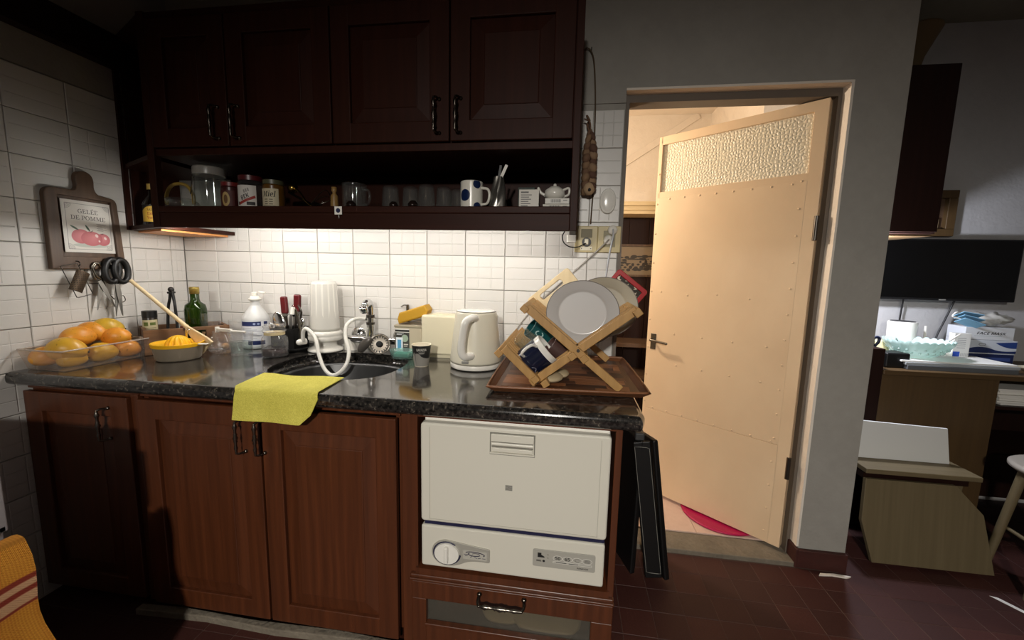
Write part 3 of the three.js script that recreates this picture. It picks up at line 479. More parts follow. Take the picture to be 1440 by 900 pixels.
// electric kettle
{
  const k = thing('electric_kettle', 'cream white electric kettle between the toaster and the dish rack', 'kettle', [1.418, CT, 0.21], W);
  mesh('base', lathe([[0, 0.002], [0.088, 0.002], [0.093, 0.006], [0.093, 0.018], [0.088, 0.022], [0, 0.022]], 1.418, CT, 0.21, 40), M.whitePlastic, k);
  mesh('foot', [0, 1, 2].map(i => cyl(0.009, 0.009, 0.006, 1.418 + 0.06 * Math.cos(i * 2.1 + 0.9), CT + 0.003, 0.21 + 0.06 * Math.sin(i * 2.1 + 0.9), 10)), M.rubber, k);
  mesh('body', lathe([[0, 0.021], [0.092, 0.021], [0.0945, 0.03], [0.092, 0.05], [0.0755, 0.195], [0.073, 0.204], [0.070, 0.207], [0, 0.207]], 1.418, CT, 0.21, 48), phy({ color: 0xd8d2bf, roughness: 0.28, clearcoat: 0.3 }), k);
  mesh('lid', lathe([[0, 0.212], [0.05, 0.2115], [0.068, 0.209], [0.0725, 0.205], [0, 0.205]], 1.418, CT, 0.21, 48), M.whiteGloss, k);
  mesh('spout', bx(1.474, 1.496, CT + 0.13, CT + 0.198, 0.195, 0.225, 0.008), phy({ color: 0xc8c1ac, roughness: 0.3 }), k);
  mesh('handle', tube([[1.432, CT + 0.186, 0.278], [1.424, CT + 0.190, 0.306], [1.408, CT + 0.176, 0.326], [1.398, CT + 0.12, 0.330], [1.396, CT + 0.08, 0.330], [1.404, CT + 0.060, 0.326], [1.422, CT + 0.058, 0.302]], 0.0135, { rs: 14, seg: 60 }), M.whiteGloss, k);
  mesh('switch', box(0.026, 0.010, 0.008, 1.402, CT + 0.034, 0.302, 0.003).rotateY(0), M.grey, k);
}
// toaster with a paper-wrapped tin behind and a folded yellow packet on top
single('toaster', 'plain cream toaster behind the white kettle', 'toaster', [bx(1.172, 1.345, CT + 0.012, CT + 0.172, 0.02, 0.118, 0.010), bx(1.21, 1.325, CT + 0.170, CT + 0.176, 0.045, 0.095, 0.002), bx(1.18, 1.34, CT, CT + 0.014, 0.028, 0.112, 0.003)], M.cream);
{
  const t = thing('tin_box', 'old cream square tin with a black paper label beside the toaster', 'tin', [1.104, CT, 0.07], W);
  mesh('box', bx(1.055, 1.170, CT + 0.002, CT + 0.122, 0.015, 0.105, 0.004), plain(0xbfb39a, 0.4), t);
  mesh('lid', bx(1.053, 1.172, CT + 0.116, CT + 0.126, 0.013, 0.107, 0.003), plain(0xa59a82, 0.4), t);
  mesh('label', new THREE.PlaneGeometry(0.060, 0.098).translate(1.088, CT + 0.062, 0.1058), print(192, 300, (g, w, h) => { g.fillStyle = '#e6e3da'; g.fillRect(0, 0, w, h); g.fillStyle = '#262622'; g.fillRect(0, 14, w, 26); g.fillStyle = '#3a3a34'; g.fillRect(0, 48, w, h); g.fillStyle = '#9fb09a'; g.beginPath(); g.arc(130, 120, 46, 0, 7); g.fill(); g.fillStyle = '#e9eef2'; g.fillRect(10, 110, 92, 180); g.fillStyle = '#5aa0c8'; g.fillRect(30, 140, 52, 110); g.fillStyle = '#d8d4c8'; g.fillRect(115, 190, 60, 12); g.fillRect(115, 214, 50, 8); g.font = 'bold 20px sans-serif'; g.fillStyle = '#ddd'; g.fillRect(20, 62, 96, 6); g.fillRect(20, 73, 70, 5); }), t, { keepUV: true });
  single('yellow_packet', 'folded mustard yellow packet resting slantwise on the old tin', 'packet', ext(shape([[0, 0], [0.115, 0.036], [0.125, 0.06], [0.11, 0.082], [0.002, 0.046], [-0.006, 0.02]]), 0.05, 0.006).translate(1.068, CT + 0.1275, 0.04), plain(0xb88a18, 0.6));
  single('dispenser_tap', 'thin metal pump nozzle poking up behind the yellow packet', 'dispenser', [cyl(0.006, 0.006, 0.20, 1.072, CT + 0.1, 0.0095, 10).translate(0, 0, 0.0), tube([[1.072, CT + 0.198, 0.0095], [1.055, CT + 0.197, 0.012], [1.045, CT + 0.19, 0.013]], 0.0025)], M.pewter);
}
{
  const d = thing('soap_dish', 'translucent teal soap dish behind the paper cup', 'dish', [1.075, CT, 0.115], W);
  mesh('bowl', lathe([[0, 0.002], [0.04, 0.002], [0.05, 0.03], [0.048, 0.03], [0.038, 0.005], [0, 0.005]], 0, 0, 0, 32).scale(1.05, 1.15, 0.75).translate(1.108, CT, 0.152), phy({ color: 0xcfe6e0, roughness: 0.15, transmission: 0.85, thickness: 0 }), d);
  single('sponge', 'worn teal sponge lying in the soap dish', 'sponge', box(0.06, 0.018, 0.036, 1.108, CT + 0.0155, 0.152, 0.005), plain(0x6aa396, 0.95));
}
{
  const c = thing('paper_cup', 'black and grey paper coffee cup with a cream rim by the sink', 'cup', [1.222, CT, 0.245], W);
  mesh('body', lathe([[0, 0.002], [0.024, 0.002], [0.0245, 0], [0.034, 0.079], [0.033, 0.079], [0.0235, 0.004], [0, 0.004]], 1.222, CT, 0.245, 40), plain(0xd9cfb8, 0.6), c);
  mesh('printed_sleeve', wrap(0.0247, 0.076, 1.222, CT + 0.040, 0.245, 0, Math.PI * 2, 0.0342), print(512, 128, (g, w, h) => { g.fillStyle = '#1b1918'; g.fillRect(0, 0, w, h); for (const o of [-260, -20, 220, 460]) { g.fillStyle = '#8a867e'; g.beginPath(); g.moveTo(o, 128); g.lineTo(o, 50); g.quadraticCurveTo(o + 40, 40, o + 60, 66); g.quadraticCurveTo(o + 120, 84, o + 160, 78); g.quadraticCurveTo(o + 200, 60, o + 230, 40); g.lineTo(o + 240, 128); g.fill(); } g.fillStyle = '#d8d4ca'; g.font = 'bold 22px sans-serif'; g.textAlign = 'center'; g.fillText('LAVAZZA', 284, 32); g.fillText('LAVAZZA', 40, 32); g.fillRect(256, 40, 60, 2); g.fillRect(262, 47, 48, 2); }, 0.5), c, { keepUV: true });
  mesh('rim', new THREE.TorusGeometry(0.0342, 0.0016, 8, 40).rotateX(Math.PI / 2).translate(1.222, CT + 0.079, 0.245), plain(0xe6ddc4, 0.5), c);
}

// ---------------------------------------------------------------- sink corner
{
  const f = thing('mixer_tap', 'chrome wall mixer tap with an upright spout and grey lever above the sink', 'tap', [0.93, 0.83, 0.03], W);
  for (const x of [0.842, 1.035]) mesh('rosette', lathe([[0, 0.014], [0.012, 0.014], [0.024, 0.008], [0.034, 0.002], [0.034, 0], [0, 0]], 0, 0, 0, 28).rotateX(Math.PI / 2).translate(x, 0.855, 0.0), M.chrome, f);
  mesh('body', [rod([0.842, 0.852, 0.01], [0.842, 0.848, 0.055], 0.012), rod([1.035, 0.852, 0.01], [1.035, 0.848, 0.055], 0.012), rod([0.826, 0.846, 0.058], [1.05, 0.846, 0.058], 0.0155, 0.0155, 20), sph(0.0155, 0.826, 0.846, 0.058), sph(0.0155, 1.05, 0.846, 0.058)], M.chrome, f);
  mesh('spout', [tube([[0.930, 0.85, 0.062], [0.930, 0.95, 0.062], [0.930, 0.994, 0.066], [0.931, 1.008, 0.084], [0.931, 0.998, 0.104]], 0.0155, { rs: 16, seg: 50 }), lathe([[0, 0], [0.011, 0], [0.0165, 0.006], [0.0165, 0.022], [0.014, 0.03], [0, 0.03]], 0, 0, 0, 20).rotateX(0.5).translate(0.931, 0.968, 0.110)], M.chrome, f);
  mesh('collar', [cyl(0.0172, 0.0172, 0.012, 0.930, 0.948, 0.062, 20), cyl(0.0172, 0.0172, 0.010, 0.930, 0.918, 0.062, 20), rod([0.905, 0.936, 0.066], [0.93, 0.934, 0.066], 0.006)], M.darkSteel, f);
  mesh('lever', sph(1, 0, 0, 0, 24).scale(0.0195, 0.042, 0.014).rotateZ(-0.7).translate(0.928, 0.836, 0.112), plain(0x57524d, 0.35, 0.3), f, { label: 'dark grey paddle lever' });
  mesh('lever_stem', rod([0.93, 0.85, 0.06], [0.935, 0.842, 0.105], 0.010), M.chrome, f);
}
{
  const s = thing('sink_strainer', 'round perforated sink strainer with a black knob, propped against the tap', 'strainer', [0.985, CT, 0.10], W);
  const o = (g) => g.rotateX(Math.PI / 2 - 0.35).rotateY(0.1).rotateZ(-0.32).translate(0.987, 0.838, 0.100);
  mesh('rim', o(lathe([[0.034, 0], [0.041, 0.003], [0.044, 0.002], [0.044, -0.002], [0.034, -0.008], [0.034, 0]], 0, 0, 0, 40)), M.pewter, s);
  mesh('cup', o(lathe([[0, -0.010], [0.026, -0.012], [0.040, 0.001], [0.038, 0.003]], 0, 0, 0, 40)), plain(0xd9cdbd, 0.4, 0, { side: THREE.DoubleSide }), s);
  mesh('slots', Array.from({ length: 18 }, (_, i) => o(box(0.0036, 0.003, 0.011, 0, -0.0018, 0.0325).rotateX(0).rotateY(i * Math.PI / 9))), M.black, s);
  mesh('knob', o(lathe([[0, 0.012], [0.010, 0.012], [0.013, 0.006], [0.008, -0.002], [0.012, -0.010], [0, -0.010]], 0, 0, 0, 20)), M.rubber, s);
}
{
  const w = thing('water_filter', 'tall white countertop water filter canister on a flared base', 'water filter', [0.738, CT, 0.085], W), X = 0.738, Z = 0.085;
  mesh('base', lathe([[0, 0], [0.068, 0], [0.070, 0.006], [0.066, 0.014], [0.046, 0.022], [0.044, 0.042], [0.062, 0.046], [0.067, 0.052], [0.067, 0.064], [0.064, 0.067], [0.067, 0.070], [0.067, 0.082], [0.06, 0.088], [0, 0.088]], X, CT, Z, 48), M.whiteGloss, w);
  mesh('housing', lathe([[0, 0.084], [0.061, 0.084], [0.058, 0.10], [0.051, 0.28], [0.047, 0.292], [0, 0.296]], X, CT, Z, 48), phy({ color: 0xe9e6de, roughness: 0.25, transmission: 0.25, thickness: 0, clearcoat: 0.4 }), w);
  mesh('rib', Array.from({ length: 14 }, (_, i) => { const a = i / 14 * Math.PI * 2; return box(0.008, 0.18, 0.004, 0, 0, 0.0525, 0.0015).rotateX(-0.035).rotateY(a).translate(X, CT + 0.19, Z); }), M.whiteGloss, w);
  mesh('faucet_arm', [tube([[0.668, 0.842, 0.145], [0.666, 0.90, 0.146], [0.658, 0.955, 0.15], [0.655, 0.975, 0.155]], 0.0055), rod([0.668, CT + 0.05, 0.12], [0.668, 0.845, 0.145], 0.006)], M.pewter, w);
  mesh('spout_tip', rod([0.648, 0.985, 0.158], [0.647, 0.955, 0.164], 0.0085), M.whiteGloss, w);
  mesh('valve', [rod([0.680, CT + 0.045, 0.135], [0.672, CT + 0.045, 0.16], 0.013), sph(0.012, 0.672, CT + 0.045, 0.162)], M.whiteGloss, w);
  single('filter_hose', 'white hose looping from the tap through the sink to the water filter', 'hose', tube([[0.908, 0.936, 0.066], [0.882, 0.938, 0.10], [0.862, 0.915, 0.13], [0.868, 0.87, 0.15], [0.892, 0.82, 0.17], [0.894, 0.775, 0.19], [0.872, 0.74, 0.205], [0.84, 0.728, 0.21], [0.806, 0.752, 0.205], [0.775, 0.805, 0.19], [0.756, 0.855, 0.175], [0.735, 0.88, 0.165], [0.705, 0.90, 0.162], [0.690, 0.885, 0.16], [0.684, 0.85, 0.155]], 0.0075, { seg: 120, rs: 10 }), M.whiteGloss);
  single('white_round_form', 'white rounded form half hidden between the water filter and the tap', 'roll', cyl(0.034, 0.034, 0.05, 0, 0, 0, 28).rotateX(0).translate(0.835, CT + 0.026, 0.04), M.whitePlastic);  // stands for a whitish curved patch beside the filter
}
{ // cutlery caddy
  const c = thing('cutlery_caddy', 'black square caddy full of cutlery beside the water filter', 'caddy', [0.585, CT, 0.11], W);
  const X = 0.590, Z = 0.105;
  single('saucer_tray', 'shallow dark grey tray under the black cutlery caddy', 'tray', lathe([[0, 0], [0.075, 0], [0.09, 0.016], [0.087, 0.016], [0.073, 0.004], [0, 0.004]], X, CT + 0.0005, Z, 40), M.darkGrey);
  const y = CT + 0.006;
  mesh('wall', [bx(X - 0.052, X + 0.052, y, y + 0.09, Z + 0.044, Z + 0.048), bx(X - 0.052, X + 0.052, y, y + 0.09, Z - 0.048, Z - 0.044), bx(X - 0.052, X - 0.048, y, y + 0.09, Z - 0.046, Z + 0.046), bx(X + 0.048, X + 0.052, y, y + 0.09, Z - 0.046, Z + 0.046)], M.black, c);
  mesh('bottom', bx(X - 0.05, X + 0.05, y, y + 0.004, Z - 0.046, Z + 0.046), M.black, c);
  const knife = (label, x, z, lean, top) => { const k = thing('table_knife', label, 'knife', [x, y + 0.006, z], W); const t = [x + lean, top, z - 0.01]; mesh('handle', bar([x + lean * 0.6, top - 0.075, z - 0.006], t, 0.031, 0.018, V(0, 0, 1), 0.008), M.maroon, k); mesh('ferrule', bar([x + lean * 0.56, top - 0.084, z - 0.005], [x + lean * 0.62, top - 0.072, z - 0.006], 0.02, 0.012), M.steel, k); mesh('blade', bar([x, y + 0.006, z], [x + lean * 0.57, top - 0.08, z - 0.005], 0.02, 0.002), M.darkSteel, k); };
  knife('maroon-handled knife leaning left in the caddy', 0.565, 0.09, -0.016, 1.020);
  knife('maroon-handled knife upright behind the spoons, right of the other maroon handle', 0.606, 0.085, 0.004, 1.030);
  const spoon = (label, x, z, lean, top, s, tilt) => { const k = thing('spoon', label, 'spoon', [x, y + 0.006, z], W); const t = V(x + lean, top, z); mesh('bowl', sph(1, 0, 0, 0, 20).scale(0.019 * s, 0.032 * s, 0.008).rotateZ(tilt).translate(t.x, t.y - 0.03 * s, t.z), M.chrome, k); mesh('stem', bar([x, y + 0.006, z], [x + lean * 0.9, top - 0.055 * s, z], 0.008, 0.003), M.steel, k); };
  spoon('large shiny serving spoon at the front of the caddy', 0.588, 0.135, -0.022, 0.958, 1.45, 0.35);
  spoon('small spoon at the left edge of the caddy', 0.548, 0.11, -0.036, 0.910, 0.9, 0.4);
  spoon('fork-like slim spoon between the two maroon handles', 0.588, 0.075, 0.002, 0.985, 0.85, -0.1);
  spoon('dark table spoon at the right edge of the caddy', 0.625, 0.12, 0.028, 0.935, 0.8, -0.45);
  single('peeler', 'curved steel peeler hooked out at the right of the caddy', 'peeler', tube([[0.622, y + 0.02, 0.095], [0.638, 0.93, 0.1], [0.646, 0.96, 0.105], [0.634, 0.985, 0.105]], 0.004), M.darkSteel);
  single('butter_knife', 'plain steel knife standing at the middle of the caddy', 'knife', bar([0.60, y + 0.008, 0.12], [0.602, 0.955, 0.11], 0.013, 0.004, V(0, 0, 1), 0.001), M.steel);
}
function bottle(name, label, cat, prof, mat, [x, z], y = CT, o = {}) { const g = thing(name, label, cat, [x, y, z], o); mesh(o.body || 'body', lathe(prof, 0, 0, 0, o.seg || 36), mat, g); return g; }
{
  const b = bottle('alcohol_bottle', 'white plastic bottle with navy label bands and a white flip spout', 'bottle', [[0, 0], [0.048, 0], [0.053, 0.005], [0.053, 0.12], [0.050, 0.135], [0.034, 0.16], [0.020, 0.178], [0.0175, 0.186], [0.0175, 0.21], [0, 0.21]], phy({ color: 0xe4e4e2, roughness: 0.3, transmission: 0.25, thickness: 0 }), [0.425, 0.095]);
  mesh('label', wrap(0.0535, 0.108, 0, 0.066, 0, 0.60, 2.6), print(512, 220, (g, w, h) => { g.fillStyle = '#dfe0e2'; g.fillRect(0, 0, w, h); g.fillStyle = '#1f2c5c'; g.fillRect(40, 6, 300, 38); g.fillRect(380, 6, 60, 38); g.fillRect(150, 170, 240, 36); g.fillStyle = '#9fa9c8'; g.beginPath(); g.ellipse(250, 25, 18, 9, 0, 0, 7); g.fill(); g.beginPath(); g.ellipse(305, 25, 18, 9, 0, 0, 7); g.fill(); g.fillStyle = '#8e93a3'; for (let i = 0; i < 8; i++) g.fillRect(60, 62 + i * 12, 150 + 70 * ((i * 7) % 3), 4);  }, 0.4), b, { keepUV: true });
  mesh('cap', lathe([[0, 0.222], [0.016, 0.222], [0.019, 0.214], [0.024, 0.212], [0.024, 0.204], [0.017, 0.203], [0.017, 0.198], [0, 0.198]], 0, 0, 0, 28), M.whitePlastic, b);
  mesh('flip_spout', [box(0.020, 0.018, 0.016, 0, 0.230, 0, 0.005), box(0.028, 0.009, 0.013, 0.006, 0.240, 0, 0.003).rotateZ(-0.12)], M.whitePlastic, b);
}
{
  const j = bottle('syrup_jar', 'glass jar with a bulbous glass stopper, a third full of dark syrup', 'jar', [[0.0, 0.001], [0.042, 0.001], [0.047, 0.006], [0.047, 0.066], [0.044, 0.078], [0.036, 0.086], [0.036, 0.096], [0.035, 0.096], [0.034, 0.086], [0.042, 0.076], [0.045, 0.065], [0.045, 0.007], [0, 0.004]], M.glass, [0.622, 0.235]);
  mesh('syrup', lathe([[0, 0.005], [0.0435, 0.006], [0.0435, 0.034], [0, 0.034]], 0, 0, 0, 32), M.syrup, j);
  mesh('seal', cyl(0.0365, 0.0365, 0.010, 0, 0.092, 0, 32), plain(0xc9b78c, 0.5), j);
  mesh('stopper', lathe([[0, 0.098], [0.040, 0.098], [0.043, 0.104], [0.036, 0.112], [0.040, 0.120], [0.034, 0.127], [0, 0.128]], 0, 0, 0, 32), M.glass, j);
}
{
  const g = bottle('water_glass', 'clear tumbler of water in front of the white bottle, a white stick across its rim', 'glass', [[0, 0.003], [0.033, 0], [0.036, 0.002], [0.043, 0.088], [0.0418, 0.088], [0.0345, 0.008], [0, 0.008]], M.glass, [0.475, 0.235]);
  mesh('water', lathe([[0, 0.0085], [0.0335, 0.0085], [0.0385, 0.052], [0, 0.052]], 0, 0, 0, 32), phy({ color: 0xe8f0ee, roughness: 0.03, transmission: 1, thickness: 0 }), g);
  single('syringe', 'white plastic stick lying across the tumbler and the glass pot', 'stick', [bar([0.366, CT + 0.094, 0.228], [0.46, CT + 0.098, 0.262], 0.014, 0.010, V(0, 0, 1), 0.003), rod([0.46, CT + 0.097, 0.262], [0.515, CT + 0.0945, 0.256], 0.004), box(0.004, 0.022, 0.018, 0.364, CT + 0.094, 0.227)], M.whitePlastic);
  const p = bottle('glass_pot', 'low swirled glass pot between the juicer and the tumbler', 'pot', [[0, 0.002], [0.036, 0.001], [0.046, 0.012], [0.049, 0.036], [0.040, 0.064], [0.030, 0.080], [0.032, 0.088], [0.031, 0.088], [0.0285, 0.080], [0.0385, 0.063], [0.0475, 0.036], [0.044, 0.013], [0, 0.005]], M.glass, [0.382, 0.225]);
  mesh('swirl', Array.from({ length: 10 }, (_, i) => { const a = i / 10 * 6.283; return tube([0, 1, 2, 3].map(k => { const r = [0.0455, 0.050, 0.046, 0.037][k], t = a + k * 0.22; return [r * Math.cos(t), [0.012, 0.03, 0.05, 0.068][k], r * Math.sin(t)]; }), 0.0014, { seg: 10, rs: 5 }); }), M.glass, p);
  bottle('glass_beaker', 'larger clear glass with a white lip on the wooden crate edge, behind the pot', 'glass', [[0, 0.003], [0.046, 0], [0.05, 0.004], [0.054, 0.115], [0.0525, 0.115], [0.0485, 0.009], [0, 0.008]], M.glass, [0.338, 0.068], CT);
  bottle('glass_beaker', 'clear glass next to the green bottle inside the crate', 'glass', [[0, 0.003], [0.034, 0], [0.037, 0.004], [0.038, 0.135], [0.0365, 0.135], [0.0355, 0.009], [0, 0.008]], M.glass, [0.243, 0.135], CT + 0.013);
}
// crate in the corner
{
  const C = [0.180, CT, 0.190], th = Math.atan2(0.809, 0.588);
  const c = thing('wooden_crate', 'rough old wooden crate of bottles set at an angle in the corner of the worktop', 'crate', C, { turn: th });
  const L = 0.272, w = 0.168, h = 0.098, t = 0.013;
  // local x runs along the long front face, local +z faces the room's right
  mesh('front_board', [bx(-L / 2, -0.01, 0.001, h, w / 2 - t, w / 2, 0.002), bx(0.055, L / 2, 0.001, h, w / 2 - t, w / 2, 0.002), bx(-0.02, 0.06, 0.001, h * 0.52, w / 2 - t, w / 2, 0.002), bx(-0.02, 0.06, h * 0.86, h, w / 2 - t, w / 2, 0.002)], M.oldWood, c, { grain: 'x' });
  mesh('back_board', bx(-L / 2, L / 2, 0.001, h, -w / 2, -w / 2 + t, 0.002), M.oldWood, c, { grain: 'x' });
  mesh('side_board', bx(-L / 2 + 0.002, -L / 2 + t, 0.001, h - 0.002, -w / 2 + t, w / 2 - t), M.oldWood, c, { grain: 'z' });
  mesh('side_board', bx(L / 2 - t, L / 2 - 0.002, 0.001, h - 0.002, -w / 2 + t, w / 2 - t), M.oldWood, c, { grain: 'z' });
  mesh('bottom', bx(-L / 2 + t, L / 2 - t, 0.001, 0.011, -w / 2 + t, w / 2 - t), M.oldWood, c, { grain: 'x' });
  mesh('rope_handle', new THREE.TorusGeometry(0.022, 0.006, 8, 24, Math.PI).rotateZ(Math.PI).translate(0.025, h * 0.78, w / 2 + 0.002), plain(0x8a6a48, 0.9), c);
  const g = bottle('oil_bottle', 'green glass oil bottle with a gold cap standing in the crate', 'bottle', [[0, 0], [0.036, 0], [0.039, 0.004], [0.039, 0.15], [0.035, 0.168], [0.020, 0.180], [0.0165, 0.19], [0.0155, 0.222], [0, 0.222]], M.greenGlass, [0.197, 0.155], CT + 0.013);
  mesh('oil', lathe([[0, 0.004], [0.0345, 0.004], [0.0345, 0.11], [0, 0.11]]), phy({ color: 0x2c3208, roughness: 0.2 }), g);
  mesh('cap', lathe([[0, 0.243], [0.0165, 0.243], [0.018, 0.238], [0.0175, 0.214], [0, 0.214]], 0, 0, 0, 24), M.gold, g);
  const v = bottle('spice_jar', 'small dark jar with a black cap and a pale label, leftmost in the crate', 'jar', [[0, 0], [0.022, 0], [0.024, 0.003], [0.024, 0.12], [0, 0.12]], plain(0x2a221a, 0.3), [0.078, 0.245], CT + 0.013);
  mesh('label', wrap(0.0243, 0.06, 0, 0.082, 0, 0.8, 2.4), print(128, 96, (q, w2, h2) => { q.fillStyle = '#c9bd97'; q.fillRect(0, 0, w2, h2); q.fillStyle = '#5d6a2c'; q.fillRect(20, 14, 34, 24); q.fillRect(66, 16, 40, 18); q.fillStyle = '#6b5b40'; for (let i = 0; i < 4; i++) q.fillRect(18, 50 + i * 10, 90, 3); }), v, { keepUV: true });
  mesh('cap', cyl(0.0245, 0.0245, 0.026, 0, 0.134, 0, 24), M.black, v);
  const n = thing('tongs', 'black metal tongs standing upright in the crate beside the green bottle', 'tongs', [0.135, CT + 0.013, 0.205], W);
  for (const s of [-1, 1]) mesh('arm', tube([[0.137 + s * 0.004, 1.040, 0.2], [0.137 + s * 0.009, 1.005, 0.2], [0.137 + s * 0.016, 0.97, 0.203], [0.137 + s * 0.022, 0.89, 0.206], [0.137 + s * 0.020, CT + 0.02, 0.208]], 0.0052), M.black, n);
  mesh('hinge', [sph(0.011, 0.137, 1.042, 0.2, 12), cyl(0.004, 0.004, 0.03, 0, 0, 0).rotateX(1.57).translate(0.137, 1.03, 0.2)], M.black, n);
  single('red_card', 'small pale card with a red mark behind the black tongs', 'card', bx(0.128, 0.165, CT + 0.013, CT + 0.125, 0.235 - 0.06, 0.177, 0), print(64, 128, (q, w2, h2) => { q.fillStyle = '#d9d6cf'; q.fillRect(0, 0, w2, h2); q.fillStyle = '#9c2a30'; q.fillRect(20, 40, 26, 30); }), { keepUV: true });
  const s = thing('wooden_spatula', 'long-handled wooden spatula leaning over the crate to the juicer', 'spatula', [0.345, CT + 0.06, 0.265], W);
  mesh('handle', rod([0.300, 0.905, 0.292], [0.118, 1.082, 0.335], 0.0075, 0.0065, 14), M.paleWood, s);
  mesh('blade', ext(shape([[-0.007, 0.06], [0.007, 0.06], [0.036, -0.03], [0.038, -0.055], [-0.03, -0.055], [-0.026, -0.03]]), 0.005, 0.002).rotateZ(0.80).translate(0.341, 0.865, 0.291), M.paleWood, s);
  single('cooking_tongs', 'narrow chrome tongs standing upright in front of the spatula', 'tongs', [tube([[0.296, CT + 0.03, 0.296], [0.299, 0.885, 0.300], [0.304, 0.898, 0.300], [0.312, 0.898, 0.299], [0.306, 0.885, 0.302], [0.302, CT + 0.03, 0.298]], 0.003)], M.chrome);
  single('walnut', 'half walnut shell lying at the foot of the crate', 'nut', sph(0.014, 0.335, CT + 0.013, 0.165, 12), plain(0xa37a4c, 0.9));
}
{ // juicer
  const X = 0.318, Z = 0.352;
  const j = thing('citrus_juicer', 'yellow citrus reamer on a frosted bowl in front of the crate', 'juicer', [X, CT, Z], { turn: 0.15 });
  mesh('bowl', lathe([[0, 0.002], [0.062, 0], [0.068, 0.005], [0.076, 0.054], [0.074, 0.054], [0.066, 0.007], [0, 0.004]], 0, 0, 0, 48), M.frost, j);
  mesh('dish', lathe([[0.0775, 0.038], [0.080, 0.05], [0.0785, 0.052], [0.073, 0.050], [0.066, 0.041], [0.03, 0.040], [0, 0.040], [0, 0.036], [0.066, 0.036], [0.0775, 0.038]], 0, 0.012, 0, 56), M.yellow, j);
  const cone = new THREE.SphereGeometry(1, 72, 16, 0, Math.PI * 2, 0, Math.PI / 2), p = cone.attributes.position;
  for (let i = 0; i < p.count; i++) { const a = Math.atan2(p.getZ(i), p.getX(i)), h = p.getY(i), r = Math.hypot(p.getX(i), p.getZ(i)), k = 0.036 * r * (1 + 0.10 * Math.cos(a * 12) * Math.min(1, r * 1.5)); p.setXYZ(i, k * Math.cos(a), 0.050 + 0.039 * h, k * Math.sin(a)); }
  cone.computeVertexNormals(); mesh('reamer', cone, M.yellow, j);
  mesh('handle_tab', box(0.034, 0.004, 0.016, 0.092, 0.058, 0, 0.002), M.whitePlastic, j);
}
{ // mangoes in a clear tub
  const t = thing('fruit_tub', 'clear plastic tub of mangoes against the left wall', 'tub', [0.09, CT, 0.465], W), x0 = 0.006, x1 = 0.178, z0 = 0.335, z1 = 0.605, y = CT + 0.001, h = 0.068, k = 0.014, w = 0.0018;
  const wall = (a, b, c, d) => { const g = new THREE.BufferGeometry(), q = [...a, ...b, ...c, ...a, ...c, ...d]; g.setAttribute('position', new THREE.Float32BufferAttribute(q, 3)); g.setAttribute('uv', new THREE.Float32BufferAttribute(new Float32Array(12), 2)); g.computeVertexNormals(); return g; };
  M.clearTub.side = THREE.DoubleSide;
  mesh('wall', [wall([x0 + k, y, z1 - k], [x1 - k, y, z1 - k], [x1, y + h, z1], [x0, y + h, z1]), wall([x1 - k, y, z1 - k], [x1 - k, y, z0 + k], [x1, y + h, z0], [x1, y + h, z1]), wall([x1 - k, y, z0 + k], [x0 + k, y, z0 + k], [x0, y + h, z0], [x1, y + h, z0]), wall([x0 + k, y, z0 + k], [x0 + k, y, z1 - k], [x0, y + h, z1], [x0, y + h, z0])], M.clearTub, t);
  mesh('bottom', bx(x0 + k, x1 - k, y, y + 0.0015, z0 + k, z1 - k), M.clearTub, t);
  mesh('rim', tube([[x0 + 0.003, y + h, z0], [x1, y + h, z0], [x1, y + h, z1], [x0 + 0.003, y + h, z1]], 0.0028, { closed: true, tension: 0.03, seg: 100, rs: 6 }), phy({ color: 0xeee8e0, roughness: 0.15, transmission: 0.7, thickness: 0 }), t);
  const skin = (a, b, c) => phy({ map: tex(128, [0.2, 0.2], (u, v) => { const n = fbm(u, v, 3, 3, 3, c), s = vn(u * 50, v * 50, 50, 50, c) > 0.93 ? 0.4 : 0; return mix(mix(a, b, n * 1.5 - 0.25), [96, 60, 20], s); }), roughness: 0.38, clearcoat: 0.15 });
  const SK = [skin([224, 138, 40], [236, 170, 60], 1), skin([210, 166, 48], [226, 164, 52], 2), skin([176, 160, 44], [216, 168, 48], 3)];
  const body = (() => { const g = new THREE.SphereGeometry(1, 32, 20), p = g.attributes.position; for (let i = 0; i < p.count; i++) { const x = p.getX(i); p.setXYZ(i, x * 0.050, p.getY(i) * 0.0375 * (1 + 0.10 * x) - 0.006 * x * x, p.getZ(i) * 0.036 * (1 + 0.08 * x)); } g.computeVertexNormals(); return g.rotateY(Math.PI); })();
  const stem = lathe([[0, 0.004], [0.0035, 0.003], [0.004, 0], [0, 0]], 0, 0, 0, 10).rotateZ(-Math.PI / 2).translate(0.0495, -0.006, 0);
  const list = [
    ['large yellow mango at the front of the tub with its stem end facing right', 0.096, 0.858, 0.535, -0.3, -0.12, 1.12, 1],
    ['orange-pink mango at the far left end of the tub', 0.052, 0.838, 0.560, 0.1, 0, 0.9, 0],
    ['orange mango on the left behind the large yellow one', 0.062, 0.889, 0.478, 0.35, 0.1, 1.02, 0],
    ['orange mango in the upper middle row against the wall', 0.054, 0.899, 0.428, -0.2, -0.15, 1, 0],
    ['greenish yellow mango on top of the pile', 0.066, 0.909, 0.388, 0.1, -0.08, 1.0, 2],
    ['orange mango at the upper right of the pile', 0.108, 0.879, 0.394, -0.4, 0.1, 0.94, 0],
    ['brownish orange mango low in the middle of the tub', 0.112, 0.832, 0.447, 0.3, 0, 0.94, 1],
    ['yellow-orange mango low at the right end of the tub', 0.120, 0.832, 0.372, 0, -0.05, 0.92, 0],
    ['mango at the bottom of the tub half hidden under the large yellow one', 0.105, 0.826, 0.530, 0.2, 0, 0.8, 1]];
